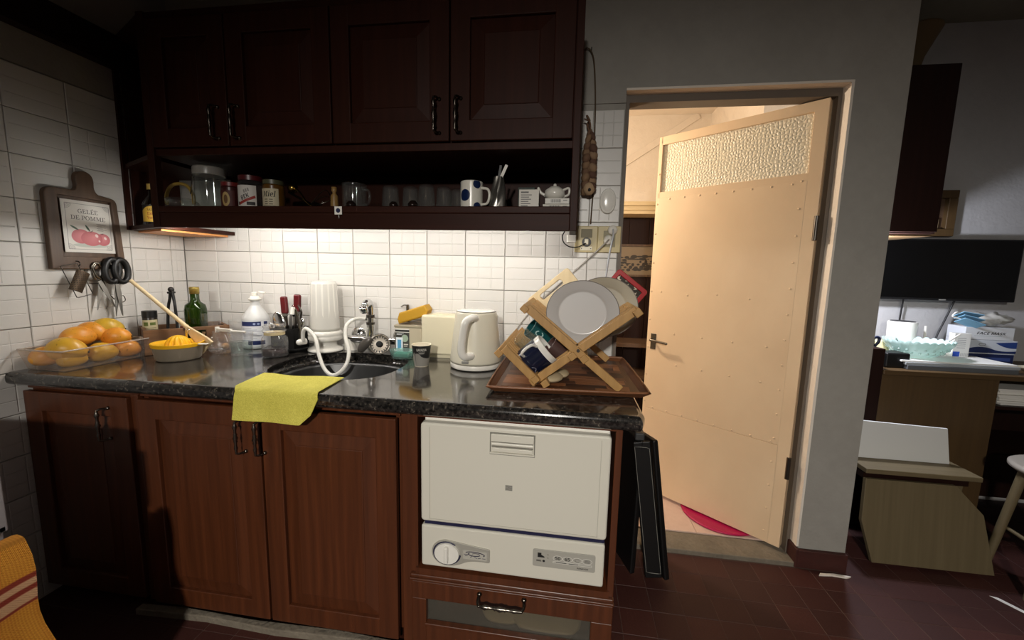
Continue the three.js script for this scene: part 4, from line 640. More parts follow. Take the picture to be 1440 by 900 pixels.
  list.forEach(([label, x, y2, z, ry, rz, s, k2]) => { const g = thing('mango', label, 'mango', [x, y2, z], { group: 'mangoes in the clear tub' }); g.rotation.set(0, ry + 0.9, rz, 'YXZ'); g.scale.setScalar(s * 0.94); mesh('fruit', body.clone(), SK[k2], g); mesh('stem', stem.clone(), plain(0x4a3a1a, 0.9), g); });
}
{ // yellow cloth over the front edge: a strip of rows from the sink side over the nose and down
  const P = [], nU = 22, prof = [];                                // profile in (z, y): flat part, round nose, hanging part
  const top = CT + 0.004, R = 0.0205; for (let i = 0; i <= 10; i++) prof.push([0.475 + i * 0.0145, top]); for (let i = 1; i <= 7; i++) { const a = i / 7 * Math.PI / 2; prof.push([0.62 + R * Math.sin(a), top - R + R * Math.cos(a)]); } for (let i = 1; i <= 7; i++) prof.push([0.6412 + i * 0.0004, top - R - i * 0.0105]);
  const n = prof.length, L = (v) => 0.772 + 0.046 * Math.min(1, v * 1.6) - 0.014 * v * v, Rr = (v) => 1.048 + 0.022 * Math.min(1, v * 1.5) - 0.02 * Math.max(0, v - 0.7) / 0.3;
  const pos = [], idx = [], uvs = [];
  for (let j = 0; j < n; j++) for (let i = 0; i <= nU; i++) { const v = j / (n - 1), u = i / nU, hang = Math.max(0, j - 17) / 7, x = L(v) + (Rr(v) - L(v)) * u, cut = hang * (u > 0.86 ? (u - 0.86) * 0.22 : 0);
    pos.push(x, prof[j][1] + cut + 0.0012 * Math.sin(u * 11 + v * 5) * (1 - hang) + 0.0012, prof[j][0] + 0.0032 * Math.sin(u * 8 + 1) * hang + (j === 0 ? 0.010 * Math.sin(u * 4) : 0)); uvs.push(u, v); }
  for (let j = 0; j + 1 < n; j++) for (let i = 0; i < nU; i++) { const a = j * (nU + 1) + i; idx.push(a, a + nU + 1, a + 1, a + 1, a + nU + 1, a + nU + 2); }
  const g = new THREE.BufferGeometry(); g.setAttribute('position', new THREE.Float32BufferAttribute(pos, 3)); g.setAttribute('uv', new THREE.Float32BufferAttribute(uvs, 2)); g.setIndex(idx); g.computeVertexNormals();
  const back = g.clone().toNonIndexed(), bp = back.attributes.position, bn = back.attributes.normal; for (let i = 0; i < bp.count; i++) bp.setXYZ(i, bp.getX(i) - bn.getX(i) * 0.002, bp.getY(i) - bn.getY(i) * 0.002, bp.getZ(i) - bn.getZ(i) * 0.002);
  single('dish_cloth', 'yellow microfibre cloth draped over the front edge of the worktop by the sink', 'cloth', [g, back], std({ map: tex(128, [0.12, 0.12], (u, v) => mix([200, 190, 74], [234, 224, 106], 0.5 * fbm(u, v, 3, 3, 3, 6) + 0.6 * vn(u * 50, v * 50, 50, 50, 2))), bumpMap: tex(64, [0.02, 0.02], (u, v) => vn(u * 16, v * 16, 16, 16, 3), false), bumpScale: 0.0012, roughness: 0.95, side: THREE.DoubleSide }));
}

// ---------------------------------------------------------------- hung on the left wall
{
  const b = thing('picture_board', 'dark wooden cutting board framing an apple jelly tile print, hung on the left wall', 'picture', [0.01, 1.122, 0.388], W);
  const toWall = (g) => g.rotateY(Math.PI / 2);                   // shape x = -world z
  const s = new THREE.Shape(); s.moveTo(-0.498, 1.122); s.lineTo(-0.268, 1.122); s.lineTo(-0.280, 1.362); s.quadraticCurveTo(-0.281, 1.386, -0.305, 1.387); s.lineTo(-0.338, 1.392); s.quadraticCurveTo(-0.352, 1.40, -0.350, 1.425); s.quadraticCurveTo(-0.346, 1.466, -0.378, 1.468); s.quadraticCurveTo(-0.408, 1.466, -0.405, 1.43); s.quadraticCurveTo(-0.400, 1.402, -0.416, 1.397); s.lineTo(-0.470, 1.397); s.quadraticCurveTo(-0.497, 1.396, -0.498, 1.37); s.closePath();
  const h = new THREE.Path(); [[-0.462, 1.166], [-0.462, 1.374], [-0.300, 1.372], [-0.294, 1.166]].forEach((p, i) => i ? h.lineTo(...p) : h.moveTo(...p)); h.closePath(); s.holes.push(h);
  mesh('board', toWall(ext(s, 0.014, 0.003, { bs: 3 }).translate(0, 0, 0.004)), M.boardWood, b);
  mesh('backing', toWall(ext(shape([[-0.465, 1.160], [-0.292, 1.160], [-0.297, 1.376], [-0.465, 1.378]]), 0.004).translate(0, 0, 0.002)), M.boardWood, b);
  mesh('print', toWall(new THREE.PlaneGeometry(0.158, 0.182).translate(-0.372, 1.272, 0.0115)), print(512, 590, (g, w, hh) => {
    g.fillStyle = '#d8d4cc'; g.fillRect(0, 0, w, hh); g.strokeStyle = '#4a4a4a'; g.lineWidth = 3; g.strokeRect(38, 38, w - 76, hh - 76);
    g.lineWidth = 2; for (const [x, y] of [[38, 38], [w - 38, 38], [38, hh - 38], [w - 38, hh - 38]]) { for (let r = 14; r < 60; r += 11) { g.beginPath(); g.arc(x, y, r, 0, 7); g.stroke(); } } g.fillStyle = '#d8d4cc'; g.fillRect(0, 0, w, 33); g.fillRect(0, hh - 33, w, 33); g.fillRect(0, 0, 33, hh); g.fillRect(w - 33, 0, 33, hh);
    g.fillStyle = '#2c2a28'; g.textAlign = 'center'; g.font = '64px serif'; g.fillText('GEL\u00c9E', w / 2, 140); g.fillText('DE POMME', w / 2, 214);
    g.fillStyle = '#77716a'; g.textAlign = 'left'; for (let i = 0; i < 7; i++) g.fillRect(330 + (i % 2) * 12, 246 + i * 13, 105 - (i * 23) % 50, 4);
    g.fillStyle = '#b9bdb4'; g.beginPath(); g.ellipse(260, 505, 180, 24, 0, 0, 7); g.fill();
    const ap = (x, y, rx, ry) => { const q = g.createRadialGradient(x + rx * 0.25, y - ry * 0.3, 4, x, y, rx); q.addColorStop(0, '#d78a8c'); q.addColorStop(1, '#b85e66'); g.fillStyle = q; g.beginPath(); g.ellipse(x, y, rx, ry, 0, 0, 7); g.fill(); };
    ap(165, 405, 92, 82); ap(385, 430, 74, 72); ap(270, 425, 108, 84);
    g.fillStyle = '#f0d8d6'; for (const [x, y, r] of [[322, 388, 15], [410, 412, 13], [345, 450, 9]]) { g.beginPath(); g.ellipse(x, y, r, r * 1.4, -0.4, 0, 7); g.fill(); }
    g.fillStyle = '#2e4a34'; const leaf = (x, y, a, l) => { g.save(); g.translate(x, y); g.rotate(a); g.beginPath(); g.moveTo(0, 0); g.quadraticCurveTo(l * 0.5, -22, l, 0); g.quadraticCurveTo(l * 0.5, 22, 0, 0); g.fill(); g.restore(); }; leaf(260, 345, -2.1, 92); leaf(150, 335, -2.6, 100); g.strokeStyle = '#2e3a2a'; g.lineWidth = 6; g.beginPath(); g.moveTo(262, 350); g.lineTo(288, 330); g.stroke(); g.beginPath(); g.moveTo(370, 368); g.lineTo(392, 358); g.stroke();
  }, 0.3), b, { keepUV: true });
  mesh('hook', [[0.43], [0.333], [0.315]].map(([z]) => tube([[0.02, 1.150, z], [0.032, 1.148, z], [0.036, 1.140, z], [0.032, 1.134, z]], 0.0016)), M.darkSteel, b);
  const g = thing('hand_grater', 'small rusty flat grater in a wire frame hanging from the board', 'grater', [0.03, 1.02, 0.44], W);
  mesh('wire_frame', tube([[0.033, 1.131, 0.484], [0.034, 1.143, 0.437], [0.03, 1.033, 0.397], [0.028, 1.021, 0.444]], 0.0014, { closed: true, tension: 0.02, seg: 80, rs: 6 }), M.darkSteel, g);
  const gr = new THREE.CylinderGeometry(0.035, 0.035, 0.075, 16, 1, true, Math.PI / 2 - 0.65, 1.3).translate(-0.03, 0, 0).rotateX(-0.42).translate(0.041, 1.079, 0.440);
  mesh('blade', gr, std({ map: tex(128, [0.04, 0.04], (u, v) => { const a = ((u * 6) % 1) - 0.5, b2 = ((v * 6) % 1) - 0.5; return Math.hypot(a, b2) < 0.22 ? [22, 16, 10] : mix([58, 46, 34], [92, 74, 54], fbm(u, v, 4, 4, 3, 2)); }), roughness: 0.5, metalness: 0.6, side: THREE.DoubleSide }), g);
}
function scissors(label, y, z, x, open, lean, hm, s, hs = s, tr = 0.0054) {             // two blades and two looped handles, hanging by the handles
  const g = thing('scissors', label, 'scissors', [x, y - 0.1, z]);
  const half = (k) => {
    const T2 = (q) => q.rotateZ(k * open + lean).rotateY(Math.PI / 2).translate(0, 0.1, 0);
    mesh('blade', T2(ext(shape([[-0.008 * s, 0.016], [0.006 * s, 0.016], [0.008 * s, -0.02], [0.001 * k, -0.105 * s], [-0.003, -0.10 * s], [-0.009 * s, -0.02]]), 0.002).translate(0, 0, k * 0.0015)), M.steel, g);
    const lp = oval(0.019 * hs, 0.034 * hs, k * 0.017 * hs, 0.052 * hs, 2, 24).map(p => [p[0], p[1], k * 0.001]);
    mesh('handle', [T2(tube(lp, tr * hs, { closed: true, seg: 40 })), T2(bar([0, 0.008, 0], [k * 0.010, 0.024 * hs, 0], 0.014, 0.006, V(0, 0, 1), 0.002))], hm, g);
  };
  half(1); half(-1); mesh('screw', cyl(0.003, 0.003, 0.006, 0, 0, 0, 10).rotateZ(Math.PI / 2).translate(0, 0.1, 0), M.darkSteel, g);
}
scissors('large black-handled scissors hanging at the right corner of the board', 1.050, 0.318, 0.036, 0.09, -0.03, M.black, 1.02, 1.25, 0.0085);
scissors('slim steel scissors hanging between the grater and the black-handled scissors', 1.065, 0.362, 0.024, 0.30, 0.1, M.pewter, 0.92);
single('wire_loop', 'bent wire loop hanging behind the scissors', 'wire', tube([[0.02, 1.10, 0.356], [0.022, 1.04, 0.342], [0.022, 1.005, 0.318], [0.022, 1.02, 0.292], [0.022, 1.0, 0.285], [0.022, 0.995, 0.305], [0.022, 1.02, 0.335]], 0.0015), M.darkSteel);

// ---------------------------------------------------------------- things on the open shelf of the wall cabinet
const SH = 1.3465;
{
  const s = bottle('sauce_bottle', 'dark sauce bottle with a yellow label in the corner niche of the wall cabinet', 'bottle', [[0, 0], [0.030, 0], [0.033, 0.004], [0.033, 0.085], [0.030, 0.098], [0.013, 0.125], [0.012, 0.150], [0, 0.15]], phy({ color: 0x120a06, roughness: 0.15, clearcoat: 0.5 }), [0.070, 0.188], 1.2925);
  mesh('label', wrap(0.0335, 0.066, 0, 0.052, 0, 0.75, 2.2), print(256, 160, (g, w, h) => { g.fillStyle = '#120a06'; g.fillRect(0, 0, w, h); g.fillStyle = '#d2a83c'; g.beginPath(); g.moveTo(10, h); g.lineTo(10, 60); g.quadraticCurveTo(128, -40, 246, 60); g.lineTo(246, h); g.fill(); g.fillStyle = '#3a1a0a'; g.font = 'bold 30px serif'; g.textAlign = 'center'; g.fillText('SALSA', 128, 56); g.fillStyle = '#8c1c14'; g.font = 'bold 36px serif'; g.fillText('Extra', 128, 96); g.fillText('Verde', 128, 134); }, 0.5), s, { keepUV: true });
  mesh('cap', cyl(0.0135, 0.0135, 0.022, 0, 0.158, 0, 20), plain(0xc8a850, 0.4), s);
  const t = bottle('glass_teapot', 'glass teapot with a curved cane handle at the left end of the open shelf', 'teapot', [[0, 0.001], [0.05, 0], [0.062, 0.012], [0.060, 0.030], [0.045, 0.044], [0.043, 0.044], [0.057, 0.030], [0.059, 0.013], [0, 0.004]], M.glassDim, [0.288, 0.27], SH);
  mesh('handle', tube([[-0.058, 0.028, 0], [-0.056, 0.06, 0], [-0.035, 0.09, 0], [0.0, 0.099, 0], [0.035, 0.09, 0], [0.056, 0.06, 0], [0.058, 0.028, 0]], 0.006, { seg: 40 }), plain(0xa88a3a, 0.6), t, { label: 'curved yellow cane handle' });
  const j = bottle('storage_jar', 'tall clear jar with a clear lid, largest on the open shelf', 'jar', [[0, 0.001], [0.052, 0], [0.056, 0.006], [0.056, 0.115], [0.052, 0.128], [0.050, 0.128], [0.054, 0.114], [0.054, 0.008], [0, 0.004]], M.glassDim, [0.405, 0.255], SH);
  mesh('lid', lathe([[0, 0.158], [0.049, 0.158], [0.052, 0.153], [0.052, 0.129], [0.05, 0.129], [0, 0.152]], 0, 0, 0, 32), phy({ color: 0xc9c4bb, roughness: 0.3, transmission: 0.5, thickness: 0 }), j);
  mesh('clasp', tube([[-0.053, 0.132, 0.01], [-0.056, 0.10, 0.02], [-0.054, 0.06, 0.03]], 0.002), M.pewter, j);
  const q = (name, label, x, z, r, h, body, lid, draw, span = 1.8) => { const o = bottle(name, label, 'jar', [[0, 0.001], [r * 0.95, 0], [r, 0.004], [r, h * 0.82], [r * 0.88, h * 0.88], [0, h * 0.88]], body, [x, z], SH); if (lid) mesh('lid', cyl(r * 0.96, r * 0.96, h * 0.14, 0, h * 0.94, 0, 28), lid, o); if (draw) mesh('label', wrap(r * 1.01, h * 0.62, 0, h * 0.4, 0, 0.15, span), print(256, 192, draw, 0.6), o, { keepUV: true }); return o; };
  q('jam_jar', 'small dark jar with a dull red lid and picture label behind the tall clear jar', 0.505, 0.27, 0.032, 0.098, plain(0x3a1210, 0.3), plain(0x6a1a1c, 0.4), (g, w, h) => { g.fillStyle = '#4a1814'; g.fillRect(0, 0, w, h); g.fillStyle = '#b59a62'; g.beginPath(); g.ellipse(128, 100, 60, 80, 0, 0, 7); g.fill(); g.fillStyle = '#6a4a2a'; g.beginPath(); g.ellipse(128, 100, 30, 50, 0, 0, 7); g.fill(); });
  q('sauce_jar', 'red-lidded glass jar with a slanted white label reading BEK', 0.592, 0.275, 0.041, 0.118, M.glassDim, plain(0x4a1216, 0.35), (g, w, h) => { g.fillStyle = '#cfcac2'; g.fillRect(0, 0, w, h); g.save(); g.translate(128, 105); g.rotate(-0.35); g.fillStyle = '#9a2c22'; g.fillRect(-90, 24, 200, 24); g.fillStyle = '#1c1a1a'; g.font = 'bold 56px sans-serif'; g.textAlign = 'center'; g.fillText('BEK', 0, 18); g.fillStyle = '#8a8680'; g.font = 'bold 44px sans-serif'; g.fillRect(6, -62, 16, 30); g.fillRect(30, -62, 16, 30); g.fillRect(54, -62, 16, 30); g.restore(); g.fillStyle = '#2a2422'; g.fillRect(30, 150, 24, 30); g.fillRect(150, 150, 90, 30); });
  q('honey_jar', 'honey jar with a cream label reading Miel beside the red-lidded jar', 0.678, 0.27, 0.036, 0.104, plain(0x5a3c14, 0.25), plain(0x4a4a34, 0.4), (g, w, h) => { g.fillStyle = '#c2b79a'; g.fillRect(0, 0, w, h); g.fillStyle = '#1c1712'; g.font = 'italic bold 78px serif'; g.textAlign = 'center'; g.fillText('Miel', 128, 84); g.fillStyle = '#5a5040'; for (let i = 0; i < 3; i++) for (let k = 0; k < 2; k++) g.fillRect(70 + k * 66, 108 + i * 24, 46, 8); g.fillRect(40, 176, 180, 4); });
  single('ladle', 'shiny ladle handle slanting among the dark things on the shelf', 'ladle', [tube([[0.745, SH + 0.085, 0.25], [0.79, SH + 0.06, 0.28], [0.83, SH + 0.028, 0.31], [0.868, SH + 0.0045, 0.325]], 0.0035), sph(0.018, 0.735, SH + 0.085, 0.245, 14)], plain(0xa88c48, 0.22, 1));
  single('whisk', 'small wire whisk lying on the shelf behind the ladle', 'whisk', [tube([[0.80, SH + 0.03, 0.24], [0.86, SH + 0.055, 0.25], [0.90, SH + 0.04, 0.27], [0.86, SH + 0.02, 0.29], [0.80, SH + 0.03, 0.24]], 0.0015), tube([[0.80, SH + 0.03, 0.24], [0.87, SH + 0.075, 0.26], [0.91, SH + 0.04, 0.28]], 0.0015), tube([[0.70, SH + 0.075, 0.22], [0.755, SH + 0.05, 0.23], [0.80, SH + 0.03, 0.24]], 0.004), tube([[0.85, SH + 0.002, 0.25], [0.85, SH + 0.02, 0.255], [0.86, SH + 0.035, 0.26]], 0.002)], M.pewter);
  bottle('cruet', 'tiny glass cruet with a tan stopper left of the square glass jug', 'cruet', [[0, 0], [0.013, 0], [0.014, 0.003], [0.012, 0.05], [0.006, 0.058], [0.006, 0.064], [0.009, 0.066], [0.009, 0.08], [0, 0.08]], plain(0x8a6a3a, 0.4), [0.922, 0.285], SH);
  const tg = mug('glass_jug', 'square-shouldered glass jug in the middle of the shelf', M.glassDim, 0.042, 0.094, [0.985, SH + 0.0475, 0.262], [0, -0.3, 0], M.glassDim);
  const glass0 = bottle('stemless_glass', 'upturned small glass behind the two dark stoppers, leftmost of the row of glasses', 'glass', [[0, 0.084], [0.022, 0.084], [0.026, 0.078], [0.031, 0], [0.0295, 0], [0.0245, 0.076], [0, 0.081]], M.glassDim, [1.125, 0.275], SH, { group: 'upturned glasses on the open shelf' });
  again(glass0, [1.190, SH, 0.255], 0.4, 'second upturned glass from the left in the row of glasses'); again(glass0, [1.250, SH, 0.262], 0.9, 'middle upturned glass in the row of glasses', { scale: [1, 1.06, 1] }); again(glass0, [1.305, SH, 0.240], 1.4, 'fourth upturned glass, next to last before the spotted mug', { scale: [0.95, 1.02, 0.95] }); again(glass0, [1.345, SH, 0.205], 2, 'last upturned glass in the row, half behind the spotted mug');
  const st = (label, x, z, s) => single('bottle_stopper', label, 'stopper', lathe([[0, 0.026 * s], [0.008 * s, 0.025 * s], [0.015 * s, 0.016 * s], [0.014 * s, 0.007 * s], [0.006 * s, 0.001], [0, 0.001]], x, SH, z, 20), plain(0x241a16, 0.18, 0.4));
  st('dark shiny stopper in front of the glass jug', 1.002, 0.318, 1.1); st('dark round stopper in front of the leftmost upturned glass', 1.155, 0.318, 1.0); st('dark round stopper in front of the second upturned glass', 1.222, 0.315, 1.15);
  single('teaspoon', 'teaspoon lying at the shelf front between the jug and the glasses', 'spoon', [sph(1).scale(0.014, 0.003, 0.009).translate(1.055, SH + 0.004, 0.322), bar([1.065, SH + 0.004, 0.322], [1.11, SH + 0.003, 0.326], 0.005, 0.002)], M.pewter);
  const m = mug('mug', 'white mug with large navy dots on the open shelf', plain(0xd8d4c8, 0.25), 0.038, 0.096, [1.412, SH + 0.0485, 0.272], [0, -0.25, 0], plain(0xd8d4c8, 0.25));
  const dot = plain(0x0f2146, 0.3);
  for (const [a, y, r] of [[-0.15, 0.0, 0.019], [0.95, 0.036, 0.014], [1.0, -0.036, 0.014], [-1.15, 0.036, 0.014], [-1.1, -0.036, 0.014]]) { const g = new THREE.RingGeometry(0.001, 1, 28, 8), p = g.attributes.position; for (let i = 0; i < p.count; i++) { const u = p.getX(i) * r, v = p.getY(i) * r, t = a + u / 0.0384; p.setXYZ(i, 0.0387 * Math.sin(t), Math.max(-0.0465, Math.min(0.0465, y + v)), 0.0387 * Math.cos(t)); } g.computeVertexNormals(); mesh('dot', g, dot, m); }
  const p = thing('foil_bag', 'crumpled silver foil bag standing open right of the spotted mug', 'bag', [1.502, SH, 0.27], W);
  const fg = new THREE.CylinderGeometry(0.016, 0.032, 0.112, 20, 6), fp = fg.attributes.position; for (let i = 0; i < fp.count; i++) { const a = Math.atan2(fp.getZ(i), fp.getX(i)), k = 1 + 0.14 * Math.sin(a * 5 + fp.getY(i) * 60); fp.setX(i, fp.getX(i) * k * 1.0); fp.setZ(i, fp.getZ(i) * k * 0.7); } fg.computeVertexNormals();
  mesh('bag', fg.translate(1.502, SH + 0.057, 0.27), plain(0x77746e, 0.3, 0.8), p);
  single('plastic_spoon', 'white spoon sticking out of the foil bag', 'spoon', bar([1.506, SH + 0.10, 0.27], [1.530, SH + 0.150, 0.275], 0.010, 0.003, V(0, 0, 1), 0.001), M.whitePlastic);
  single('dark_spoon', 'dark spoon handle sticking up behind the white spoon in the foil bag', 'spoon', bar([1.50, SH + 0.10, 0.262], [1.508, SH + 0.152, 0.262], 0.008, 0.003), M.darkGrey);
  single('green_carton', 'dark green carton standing at the back of the shelf', 'carton', bx(1.565, 1.622, SH + 0.0005, SH + 0.085, 0.19, 0.24, 0.001), plain(0x16261c, 0.6));
  single('white_carton', 'small white printed carton in front of the green one', 'carton', bx(1.575, 1.640, SH + 0.0005, SH + 0.068, 0.25, 0.292, 0.0008), print(128, 128, (g, w, h) => { g.fillStyle = '#c6c1b6'; g.fillRect(0, 0, w, h); g.fillStyle = '#4a4742'; for (let i = 0; i < 7; i++) g.fillRect(12, 30 + i * 13, 70 - (i * 17) % 30, 5); g.fillRect(12, 12, 50, 9); }), { keepUV: true });
  const tp = thing('teapot', 'small white patterned teapot on flat boxes at the right end of the shelf', 'teapot', [1.690, SH + 0.0375, 0.27], W);
  mesh('body', [lathe([[0, 0], [0.022, 0], [0.034, 0.014], [0.032, 0.030], [0.016, 0.042], [0, 0.043]], 1.690, SH + 0.0375, 0.27, 28), sph(0.0055, 1.690, SH + 0.085, 0.27, 10)], plain(0xd2cec4, 0.25), tp);
  mesh('spout', tube([[1.660, SH + 0.052, 0.27], [1.644, SH + 0.062, 0.27], [1.636, SH + 0.075, 0.27]], 0.005), plain(0xd2cec4, 0.25), tp);
  mesh('handle', tube([[1.718, SH + 0.07, 0.27], [1.735, SH + 0.074, 0.275], [1.735, SH + 0.055, 0.275], [1.718, SH + 0.048, 0.27]], 0.004), plain(0xd2cec4, 0.25), tp);
  const boxes = (label, x0, x1, y0, y1, c) => single('small_box', label, 'box', bx(x0, x1, SH + y0, SH + y1, 0.225, 0.315, 0.0006), print(128, 32, (g, w, h) => { g.fillStyle = c; g.fillRect(0, 0, w, h); g.fillStyle = '#3a3a38'; for (let i = 0; i < 14; i++) g.fillRect(30 + i * 4, 6, 1 + (i * 7) % 3, 18); g.fillRect(96, 10, 22, 4); }), { keepUV: true });
  boxes('flat white box with a printed bar code under the little teapot', 1.662, 1.738, 0.019, 0.0365, '#c9c5bb'); boxes('flat pale box at the bottom of the stack under the teapot', 1.655, 1.739, 0.0005, 0.018, '#b9b4a6');
  const tag = thing('paper_tag', 'small white tag with a blue disc stuck to the shelf edge', 'tag', [0.984, 1.320, 0.364], W);
  mesh('card', bx(0.970, 0.996, 1.323, 1.349, 0.3645, 0.3655), M.paper, tag); mesh('disc', cyl(0.0075, 0.0075, 0.0008, 0, 0, 0, 20).rotateX(Math.PI / 2).translate(0.983, 1.336, 0.366), plain(0x1c2448, 0.5), tag); mesh('pin', cyl(0.0008, 0.0008, 0.012, 0.985, 1.317, 0.365, 6), M.steel, tag);
}

// ---------------------------------------------------------------- wall right of the cabinet
{
  const g = thing('garlic_braid', 'dried braid of garlic hanging at the right side of the wall cabinet', 'garlic', [1.80, 1.45, 0.04], W);
  const cols = [0x6a4e3a, 0x5a3e30, 0x7e6248, 0x8a6e54].map(c => plain(c, 0.85));
  for (let i = 0; i < 19; i++) { const y = 1.665 - i * 0.0115, s = i % 2 ? 1 : -1, w = Math.min(1, 0.5 + i / 12); const q = sph(1, 0, 0, 0, 14), p = q.attributes.position; for (let k = 0; k < p.count; k++) { const a = Math.atan2(p.getZ(k), p.getX(k)), f = 1 + 0.12 * Math.cos(a * 6); p.setXYZ(k, p.getX(k) * f, p.getY(k), p.getZ(k) * f); } q.computeVertexNormals(); mesh('bulb', q.scale(0.0155 * w, 0.0185, 0.0155 * w).rotateZ(s * 0.4).translate(1.806 + s * 0.012 * w, y, 0.036 + ((i * 7) % 3) * 0.006), cols[i % 4], g); }
  mesh('bulb', sph(1, 0, 0, 0, 16).scale(0.022, 0.024, 0.02).translate(1.808, 1.462, 0.05), plain(0xa88c6c, 0.8), g);
  mesh('root', cyl(0.005, 0.006, 0.006, 0, 0, 0, 10).rotateX(1.3).translate(1.809, 1.456, 0.070), M.rubber, g);
  mesh('stalk', [tube([[1.80, 1.67, 0.04], [1.792, 1.70, 0.03], [1.800, 1.715, 0.02], [1.790, 1.735, 0.015]], 0.004), tube([[1.805, 1.67, 0.04], [1.80, 1.70, 0.05], [1.782, 1.715, 0.04]], 0.003)], cols[0], g);
  const s = thing('string', 'thin brown cord hanging down the wall from a nail', 'cord', [1.81, 1.34, 0.01], W);
  mesh('cord', tube([[1.770, 1.968, 0.012], [1.786, 1.972, 0.014], [1.806, 1.93, 0.010], [1.818, 1.80, 0.006], [1.822, 1.65, 0.006], [1.826, 1.50, 0.006], [1.822, 1.34, 0.006]], 0.0028), plain(0x54422e, 0.9), s);
  mesh('nail', rod([1.796, 1.972, 0], [1.796, 1.972, 0.02], 0.002), M.darkSteel, s);
  const o = thing('wall_dish', 'white oval ceramic dish fixed to the tiles above the sockets', 'dish', [1.883, 1.375, 0.008], W);
  mesh('dish', ext(shape(oval(0.030, 0.047, 1.883, 1.424, 2.2, 40)), 0.006, 0.005, { bs: 4 }).translate(0, 0, 0.004), M.whiteGloss, o); mesh('boss', sph(1, 0, 0, 0, 28).scale(0.026, 0.042, 0.006).translate(1.883, 1.424, 0.0135), M.whiteGloss, o);
  const plate = plain(0xc2b284, 0.45), so = (label, x) => { const t = thing('wall_socket', label, 'socket', [x, 1.228, 0.001], W); mesh('plate', bx(x - 0.044, x + 0.044, 1.229, 1.330, 0.001, 0.012, 0.003), plate, t); return t; };
  const a = so('yellowed socket plate with a blanked top and a black plug, left of the pair', 1.807), b = so('yellowed socket plate with two round white plugs, right of the pair', 1.895);
  mesh('blank', bx(1.787, 1.830, 1.285, 1.318, 0.010, 0.0135, 0.001), plain(0x6e6440, 0.5), a); mesh('rocker', bx(1.786, 1.832, 1.236, 1.252, 0.010, 0.0145, 0.001), M.cream, a);
  mesh('screw', [cyl(0.002, 0.002, 0.002, 0, 0, 0, 8).rotateX(1.57).translate(1.791, 1.243, 0.0148), cyl(0.002, 0.002, 0.002, 0, 0, 0, 8).rotateX(1.57).translate(1.826, 1.243, 0.0148)], M.black, a);
  mesh('insert', bx(1.873, 1.918, 1.25, 1.312, 0.010, 0.0135, 0.001), plain(0x8a8262, 0.5), b);
  const pa = thing('power_plug', 'small black plug with a cream face in the left socket, thin cord looping upward', 'plug', [1.809, 1.267, 0.016], W); mesh('body', cyl(0.017, 0.018, 0.012, 0, 0, 0, 24).rotateX(Math.PI / 2).translate(1.809, 1.268, 0.019), M.black, pa); mesh('face', bx(1.801, 1.816, 1.258, 1.280, 0.024, 0.031, 0.002), M.cream, pa);
  const pl = (label, x, y) => { const t = thing('power_plug', label, 'plug', [x, y, 0.014], W); mesh('body', lathe([[0, 0.018], [0.012, 0.017], [0.018, 0.008], [0.0185, 0], [0, 0]], 0, 0, 0, 28).rotateX(Math.PI / 2).translate(x, y, 0.0136), M.whitePlastic, t); return t; };
  const p1 = pl('white round plug, upper one in the right socket, cord dropping straight down', 1.906, 1.314), p2 = pl('white round plug, lower one in the right socket, cord slanting to the kettle', 1.892, 1.277);
  const cord = (owner, pts, m, r = 0.003) => mesh('cord', tube(pts, r, { seg: 80 }), m, owner);
  cord(p1, [[1.906, 1.314, 0.034], [1.906, 1.29, 0.05], [1.896, 1.22, 0.045], [1.886, 1.12, 0.04], [1.876, 1.0, 0.035], [1.87, 0.84, 0.03]], plain(0xb9bcc0, 0.5), 0.0035);
  cord(p2, [[1.892, 1.277, 0.033], [1.876, 1.26, 0.045], [1.80, 1.185, 0.03], [1.70, 1.09, 0.025], [1.60, 0.99, 0.025], [1.535, 0.90, 0.03], [1.505, 0.835, 0.09], [1.495, CT + 0.006, 0.16]], plain(0xa09a90, 0.5), 0.003);
  cord(pa, [[1.805, 1.262, 0.033], [1.775, 1.247, 0.04], [1.745, 1.247, 0.05], [1.722, 1.262, 0.06], [1.716, 1.285, 0.075], [1.724, 1.30, 0.10], [1.722, 1.308, 0.12]], M.rubber, 0.0022);
  single('junction_box', 'small white connector box under the right end of the wall cabinet', 'box', bx(1.735, 1.766, 1.252, 1.2765, 0.20, 0.235, 0.002), M.whitePlastic);
}

